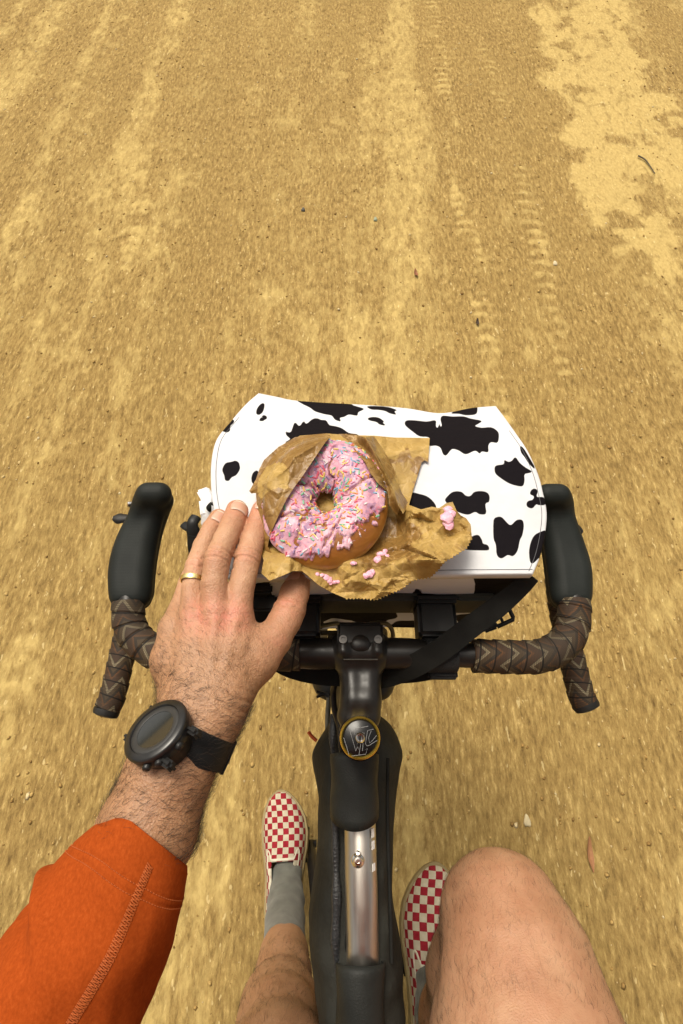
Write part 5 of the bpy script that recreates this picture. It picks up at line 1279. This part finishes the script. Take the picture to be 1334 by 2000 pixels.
sc2([((-.205, -.28, 1.36), .070), ((-.10, -.31, 1.39), .082), ((.10, -.31, 1.39), .082), ((.205, -.28, 1.36), .070), ((.285, -.25, 1.14), .062), ((.275, -.20, 1.18), .055)])
sc2([((0, -.33, 1.34), .145), ((0, -.42, 1.20), .147), ((0, -.51, 1.06), .15), ((0, -.55, .98), .155)]); sc2([((-.07, -.33, 1.30), .13), ((.07, -.33, 1.30), .13)]); sc2([((-.06, -.53, 1.0), .13), ((.06, -.53, 1.0), .13)])
TV, TF = St.mesh(); SV = rings.reshape(-1, 3)
shirt = make('shirt', np.vstack([SV, TV]), np.vstack([SF[:, ::-1], TF + len(SV)]), m_shirt, me_p)
# stitching: two rows round the hem, one flat-lock seam along the sleeve
m_thread = simple('orange_thread', (0.42, 0.095, 0.014), (0.34, 0.070, 0.010), rough=.8)
stp = []
for srow in (.0200, .0245):
    i = int(np.searchsorted(sS, srow)); ring_p = V[i]
    cum = arclen(np.vstack([ring_p, ring_p[:1]])); n = int(cum[-1] / .0021)
    ctr_ = SLP[i]; RP = np.vstack([ring_p, ring_p[:1]])
    for k in range(n):
        q0, q1 = cum[-1] * k / n, cum[-1] * (k + .62) / n
        a = np.array([np.interp(q0, cum, RP[:, c]) for c in range(3)]); b = np.array([np.interp(q1, cum, RP[:, c]) for c in range(3)]); o_ = nz(a - ctr_) * .0004
        stp.append(tube(np.array([a + o_ * .3, a * .6 + b * .4 + o_ * 1.6, b + o_ * .3]), .00028, ns=4, caps=False))
seam_a = math.radians(118)
def surf(s_, a):
    i = np.interp(s_, sS, np.arange(len(sS))); j = a / (2 * math.pi) * na; i0 = int(i); j0 = int(j) % na; fi, fj = i - int(i), j - int(j)
    i1 = min(i0 + 1, len(V) - 1); j1 = (j0 + 1) % na
    return (V[i0, j0] * (1 - fi) + V[i1, j0] * fi) * (1 - fj) + (V[i0, j1] * (1 - fi) + V[i1, j1] * fi) * fj
smp = []
for k in range(300):
    s_ = .010 + k * .00105
    if s_ > .30: break
    w_ = .0030 / .05; a0, a1 = surf(s_, seam_a - w_), surf(s_ + .0012, seam_a + w_); c = surf(s_, seam_a); o_ = nz(c - np.array([np.interp(s_, sS, SLP[:, q]) for q in range(3)]))
    smp.append(tube(np.array([a0 + o_ * .0003, (a0 + a1) / 2 + o_ * .0010, a1 + o_ * .0003]), .00042, ns=5, caps=False))
    b0, b1 = surf(s_ + .0010, seam_a - w_), surf(s_ - .0003, seam_a + w_)
    if k % 2: smp.append(tube(np.array([b0 + o_ * .0003, (b0 + b1) / 2 + o_ * .0012, b1 + o_ * .0003]), .00036, ns=5, caps=False))
make('hem_stitching', *cat(stp), m_thread, shirt, kind='stuff')
make('sleeve_seam', *cat(smp), m_thread, shirt, kind='stuff')
# --- shorts
Sh = Field((-.26, -.86, .76), (.28, -.24, 1.10), .006)
for P in ([((-.06, -.53, .99), .142), ((.06, -.53, .99), .142)], [((-.085, -.50, .965), .115), ((-.075, -.43, .885), .098)], [((.095, -.50, .965), .115), ((.120, -.375, .915), .108)]):
    for (a, ra), (b, rb) in zip(P[:-1], P[1:]): Sh.cone(a, b, ra, rb, .03)
v, f = Sh.mesh(); make('shorts', v, f, simple('dark_shorts', (0.04, 0.045, 0.05), rough=.8, bump=.0005), me_p)
# hair of the head
Hf = Field((-.12, -.36, 1.56), (.12, -.12, 1.78), .004); Hf.ell((0, -.235, 1.645), (.084, .098, .108), np.eye(3), .01); Hf.cone((0, -.10, 1.60), (0, -.10, 1.55), .07, .07, -.02)
v, f = Hf.mesh(); make('hair', v, f, simple('brown_hair', (0.05, 0.03, 0.018), rough=.7, bump=.003, bscale=200), me_p)

# --- socks and shoes
t = NT('grey_ribbed_sock'); wv = t.n('ShaderNodeTexWave'); wv.bands_direction = 'X'; wv.inputs['Scale'].default_value = 150; wv.inputs['Distortion'].default_value = .4; t.l(t.tc.outputs['Object'], wv.inputs['Vector'])
t.bump(wv.outputs['Fac'], .0006, .6); t.bump(t.noise(700), .0004)
m_sock = t.set(t.ramp(t.noise(45, 5), [(0.3, (0.10, 0.10, 0.082)), (0.7, (0.155, 0.155, 0.128))]), .9, sheen=.2, spec=.2)
t = NT('red_white_check')
uv = t.n('ShaderNodeUVMap'); ck = t.n('ShaderNodeTexChecker'); ck.inputs['Scale'].default_value = 1.0; t.l(uv.outputs[0], ck.inputs[0])
rdm = t.ramp(t.noise(120, 4), [(0.3, (0.22, 0.010, 0.018)), (0.7, (0.30, 0.018, 0.028))]); whm = t.ramp(t.noise(120, 4), [(0.3, (0.44, 0.39, 0.28)), (0.7, (0.54, 0.49, 0.36))])
t.bump(t.noise(900, 2), .0004, .6)
m_check = t.set(t.mix(ck.outputs['Fac'], whm, rdm), .85, spec=.2)
m_sole = simple('gum_sole', (0.30, 0.235, 0.105), (0.24, 0.18, 0.075), rough=.7, scale=40, bump=.0004)
m_trim = simple('cream_trim', (0.66, 0.62, 0.48), (0.54, 0.50, 0.38), rough=.7, scale=90)
def shoe(toe, heel, z_toe, z_heel, side):
    toe = np.array([toe[0], toe[1], z_toe]); heel = np.array([heel[0], heel[1], z_heel]); L = np.linalg.norm(toe - heel); fy = nz(toe - heel); fx = nz(np.cross(fy, [0, 0, 1])); fz = np.cross(fx, fy)
    S_ = np.array([0, .02, .06, .12, .2, .3, .4, .5, .6, .7, .8, .88, .94, .98, 1.0])
    Wl = np.array([.004, .018, .027, .033, .035, .035, .036, .040, .045, .0475, .045, .037, .027, .015, .004])      # half width
    Cx = np.array([0, 0, 0, 0, 0, .001, .002, .003, .004, .004, .002, -.001, -.004, -.005, -.006]) * -side
    Hh = np.array([.045, .068, .072, .072, .070, .070, .072, .076, .072, .062, .052, .044, .037, .030, .018])
    ns_, nf = 110, 49; s = np.linspace(0, 1, ns_) ; s = .5 - .5 * np.cos(math.pi * s); s = .35 * np.linspace(0, 1, ns_) + .65 * s
    W = np.interp(s, S_, Wl); C = np.interp(s, S_, Cx); H = np.interp(s, S_, Hh); base_h = .016
    W = np.convolve(np.pad(W, 2, 'edge'), ker, 'valid'); H = np.convolve(np.pad(H, 2, 'edge'), ker, 'valid')
    W[0] = .002; W[-1] = .002
    def P_(i, ph, gr=0.0):
        c = math.cos(ph); sn = math.sin(ph); x = C[i] + (W[i] * .95 + gr) * np.sign(c) * abs(c) ** .75; z = base_h + (H[i] + gr - base_h) * abs(sn) ** .9 * .86 + .003
        return heel + fx * x + fy * (s[i] * L) + fz * z
    V = []; UVs = []; F = []; PH = np.linspace(0, math.pi, nf)
    for i in range(ns_):
        prev = None; al = 0; row = [P_(i, ph) for ph in PH]; cum = arclen(np.array(row))
        for j in range(nf): V.append(row[j]); UVs.append(((cum[j] - cum[-1] / 2) / .0118, s[i] * L / .0118))
    def opening(s_, ph):
        a = (ph - math.pi / 2)
        lim = np.interp(s_, [.04, .10, .30, .46, .505, .515], [.35, .70, .66, .60, .50, .0]); 
        gore = abs(abs(a) - .72) < .09 and .36 < s_ < .60
        return (abs(a) < lim and .05 < s_ < .51)
    for i in range(ns_ - 1):
        for j in range(nf - 1):
            if opening((s[i] + s[i + 1]) / 2, (PH[j] + PH[j + 1]) / 2): continue
            a = i * nf + j; F.append((a, a + 1, a + nf + 1, a + nf))
    up_ = make('shoe', V, F, m_check, me_p, uv=UVs); md = up_.modifiers.new('t', 'SOLIDIFY'); md.thickness = .002; md.offset = -1
    # sole: rubber foxing running all round
    prof = [(-.004, 0), (.003, 0), (.0048, .004), (.0048, .022), (.0036, .027), (-.002, .0275)]
    O = [heel + fx * (C[i] + W[i]) + fy * (s[i] * L) for i in range(ns_)] + [heel + fx * (C[i] - W[i]) + fy * (s[i] * L) for i in range(ns_ - 1, -1, -1)]
    O = np.array(O); n = len(O); T_ = nz(np.roll(O, -1, 0) - np.roll(O, 1, 0)); Nr = np.cross(T_, fz); Nr = nz(Nr); cc = O.mean(0); sg = np.sign(np.sum(Nr * (O - cc), 1)); Nr *= np.where(sg == 0, 1, sg)[:, None]
    SV_ = np.stack([O + Nr * a * 1.0 + fz * b for a, b in prof], 1).reshape(-1, 3); k = len(prof); SF_ = []
    for i in range(n):
        for j in range(k - 1): a = i * k + j; b = ((i + 1) % n) * k + j; SF_.append((a, b, b + 1, a + 1))
    SF_.append(tuple(i * k for i in range(n))); SF_.append(tuple(i * k + k - 1 for i in range(n - 1, -1, -1)))
    make('sole', SV_, SF_, m_sole, up_)
    # cream binding round the opening, and side gores
    def at(s_, a): i = int(np.searchsorted(s, s_)); return P_(min(i, ns_ - 1), math.pi / 2 + a, .0008)
    loop = [(.51, a) for a in np.linspace(-.50, .50, 13)]
    tr = tube(crom([at(*q) for q in loop], 50), .0030, .0022, ns=8)
    sides = []
    for q in (-1, 1):
        pts = [at(.51, q * .50), at(.535, q * .56), at(.565, q * .62), at(.58, q * .70), at(.565, q * .80), at(.53, q * .84), at(.48, q * .84), at(.42, q * .80)]
        sides.append(tube(crom(pts, 50), .0024, .002, ns=8))
        pts = [at(x, q * np.interp(x, [.05, .10, .30, .46], [.36, .70, .68, .64])) for x in (.46, .38, .30, .2, .12, .06)]
        sides.append(tube(crom(pts, 60), .0028, .0022, ns=8))
    sides.append(tube(crom([at(.06, a) for a in np.linspace(-.36, .36, 7)], 20), .0028, .0022, ns=8))
    make('trim', *cat([tr] + sides), m_trim, up_)
    return heel, fx, fy, fz, L
hL = shoe((-.1345, .0035), (-.119, -.272), .137, .165, -1)
hR = shoe((.160, -.112), (.142, -.392), .405, .432, 1)
def sock(pts, rr, nm):
    P = crom(pts, 70); R = np.interp(np.linspace(0, 1, 70), np.linspace(0, 1, len(rr)), rr)
    T = nz(np.gradient(P, axis=0)); N_ = np.zeros_like(T); N_[0] = nz(np.cross(T[0], [1, 0, 0]))
    for i in range(1, 70): N_[i] = nz(N_[i - 1] - T[i] * (N_[i - 1] @ T[i]))
    S2 = np.cross(T, N_); AA = np.linspace(0, 2 * math.pi, 64, endpoint=False); V = []
    for i in range(70):
        w_ = .0012 * math.sin(i * .55) * (i < 40) + .0010 * math.sin(i * .9 + 1) * (i < 30)
        V.append(P[i] + S2[i] * ((R[i] + w_ + .0006 * np.sin(AA * 32)) * np.cos(AA))[:, None] + N_[i] * ((R[i] + w_ + .0006 * np.sin(AA * 32)) * np.sin(AA))[:, None])
    V.append(P[-1] + (V[-1] - P[-1]) * .95); V = np.concatenate(V); F = []
    for i in range(70):
        for j in range(64): a = i * 64 + j; b = i * 64 + (j + 1) % 64; F.append((a, a + 64, b + 64, b))
    F.append(tuple(range(64))); return make(nm, V, F, m_sock, me_p)
sL = sock([(-.119, -.10, .165), (-.116, -.145, .190), (-.112, -.190, .235), (-.106, -.222, .31), (-.100, -.236, .37), (-.096, -.246, .425)], [.016, .029, .037, .0375, .037, .039], 'sock')
sR = sock([(.154, -.215, .452), (.150, -.262, .475), (.147, -.305, .515), (.147, -.315, .56), (.150, -.298, .60)], [.024, .034, .040, .039, .042], 'sock')
# knitted raised marks on the left sock's instep

# ---------------------------------------------------------------- wedding ring
c, r = FR[1]; c = PZ(377, 1133, 1.1168); d = nz(FR[2][0] - FR[1][0]); r = .0104
v, f = lathe([(r * .97, -.0018), (r * 1.045, -.0020), (r * 1.065, -.0010), (r * 1.065, .0010), (r * 1.045, .0020), (r * .97, .0018)], c, d, 48)
rg = make('finger_ring', v, f, simple('yellow_gold', (0.92, 0.78, 0.34), (0.86, 0.70, 0.28), rough=.28, metal=1.0), None)
tag(rg, 'plain yellow gold ring on the third finger of the hand', 'ring')

# ---------------------------------------------------------------- wristwatch
wc = PZ(383, 1412, 1.118) * .35 + PZ(355, 1462, 1.118) * .65
wt = thing('wristwatch', tuple(wc), 'big round black sports watch with a dark blank face on a black rubber strap', 'watch')
ax_ = fax; la = flat; ua = fup
def ellp(th, e=0.0):   # th from the lateral (+: away from thumb side handled below), round the arm
    return wc + la * math.cos(th) * (.0325 + e) + ua * math.sin(th) * (.0260 + e)
TA = math.radians(117)                         # where the case sits, towards the outer side of the arm
m_strap = simple('black_silicone', (0.010, 0.011, 0.0115), (0.006, 0.007, 0.0075), rough=.5, scale=60, spec=.22)
pts = np.array([ellp(a, .0004) for a in np.linspace(TA - .30, TA - .30 - 2 * math.pi + .60, 120)])
W_ = np.broadcast_to(ax_, pts.shape); wdt = np.interp(np.linspace(0, 1, 120), [0, .08, .3, .7, .92, 1], [.026, .025, .0225, .0225, .025, .026])
make('strap', *ribbon(pts, W_, wdt, .0034), m_strap, wt)
ks = [ellp(a, .0026) for a in np.linspace(-.15, -.75, 12)]
make('strap_keeper', *ribbon(np.array(ks), np.broadcast_to(ax_, (12, 3)), .0255, .0022), m_strap, wt)
n_w = nz(la * math.cos(TA) / .035 + ua * math.sin(TA) / .0265); cw = ellp(TA, .0035); n_w = nz(fup * .76 - flat * .50 + fax * .34); cw = cw + n_w * .0025 + flat * .0100 - fax * .0035
xw = nz(ax_ - n_w * (ax_ @ n_w)); yw = np.cross(n_w, xw)
Rw = .0240
m_case = simple('dark_watch_metal', (0.035, 0.035, 0.035), (0.022, 0.022, 0.022), rough=.38, metal=.5, spec=.3)
case = make('case', *lathe([(0, -.012), (.017, -.012), (.021, -.002), (Rw - .002, 0), (Rw - .0006, .003), (Rw - .0006, .0085), (Rw - .0016, .0098), (Rw - .003, .0102)], cw, n_w, 64), m_case, wt)
make('bezel', *lathe([(Rw - .0009, .0085), (Rw + .0002, .0092), (Rw + .0002, .0112), (Rw - .0010, .0126), (Rw - .0048, .0130), (Rw - .0054, .0122), (Rw - .0056, .0112)], cw, n_w, 72), simple('bezel_metal', (0.065, 0.065, 0.064), (0.04, 0.04, 0.04), rough=.32, metal=.8), case)
t = NT('watch_glass'); m_glass = t.set((0.016, 0.018, 0.017), .10, coat=.6, spec=.6)
make('face', *lathe([(0, .0114), (Rw - .0115, .0114), (Rw - .0110, .0115), (Rw - .0054, .0117)], cw, n_w, 64), m_glass, wt)
make('inner_ring', *lathe([(Rw - .0100, .01175), (Rw - .0095, .0120), (Rw - .0058, .0121), (Rw - .0054, .0117)], cw, n_w, 64), simple('dull_ring', (.028, .028, .027), rough=.45), wt)
for th, L in ((-150, .0), (-128, 0), (-90, 0), (52, 0), (90, 0)):
    th = math.radians(th + 0); d = xw * math.cos(th) + yw * math.sin(th)
    make('button', *lathe([(.0028, -.003), (.0028, .0018), (.0022, .0026), (0, .0028)], cw + n_w * .0055 + d * Rw, d, 16), m_case, case)
for q in (1, -1):
    for e in (-1, 1):
        c = cw + yw * q * (Rw + .001) + xw * e * .0125 + n_w * .003
        make('lug', *box(c, (.006, .012, .0085), .002, ax=np.array([xw, yw, n_w])), m_case, case)
    for e in (-1, 1): make('bolt', *lathe([(0, .0012), (.0012, .0012), (.0018, .0006), (.0020, -.001)], cw + yw * q * (Rw + .003) + xw * e * .0125 + n_w * .0058, n_w, 14), m_case, case)
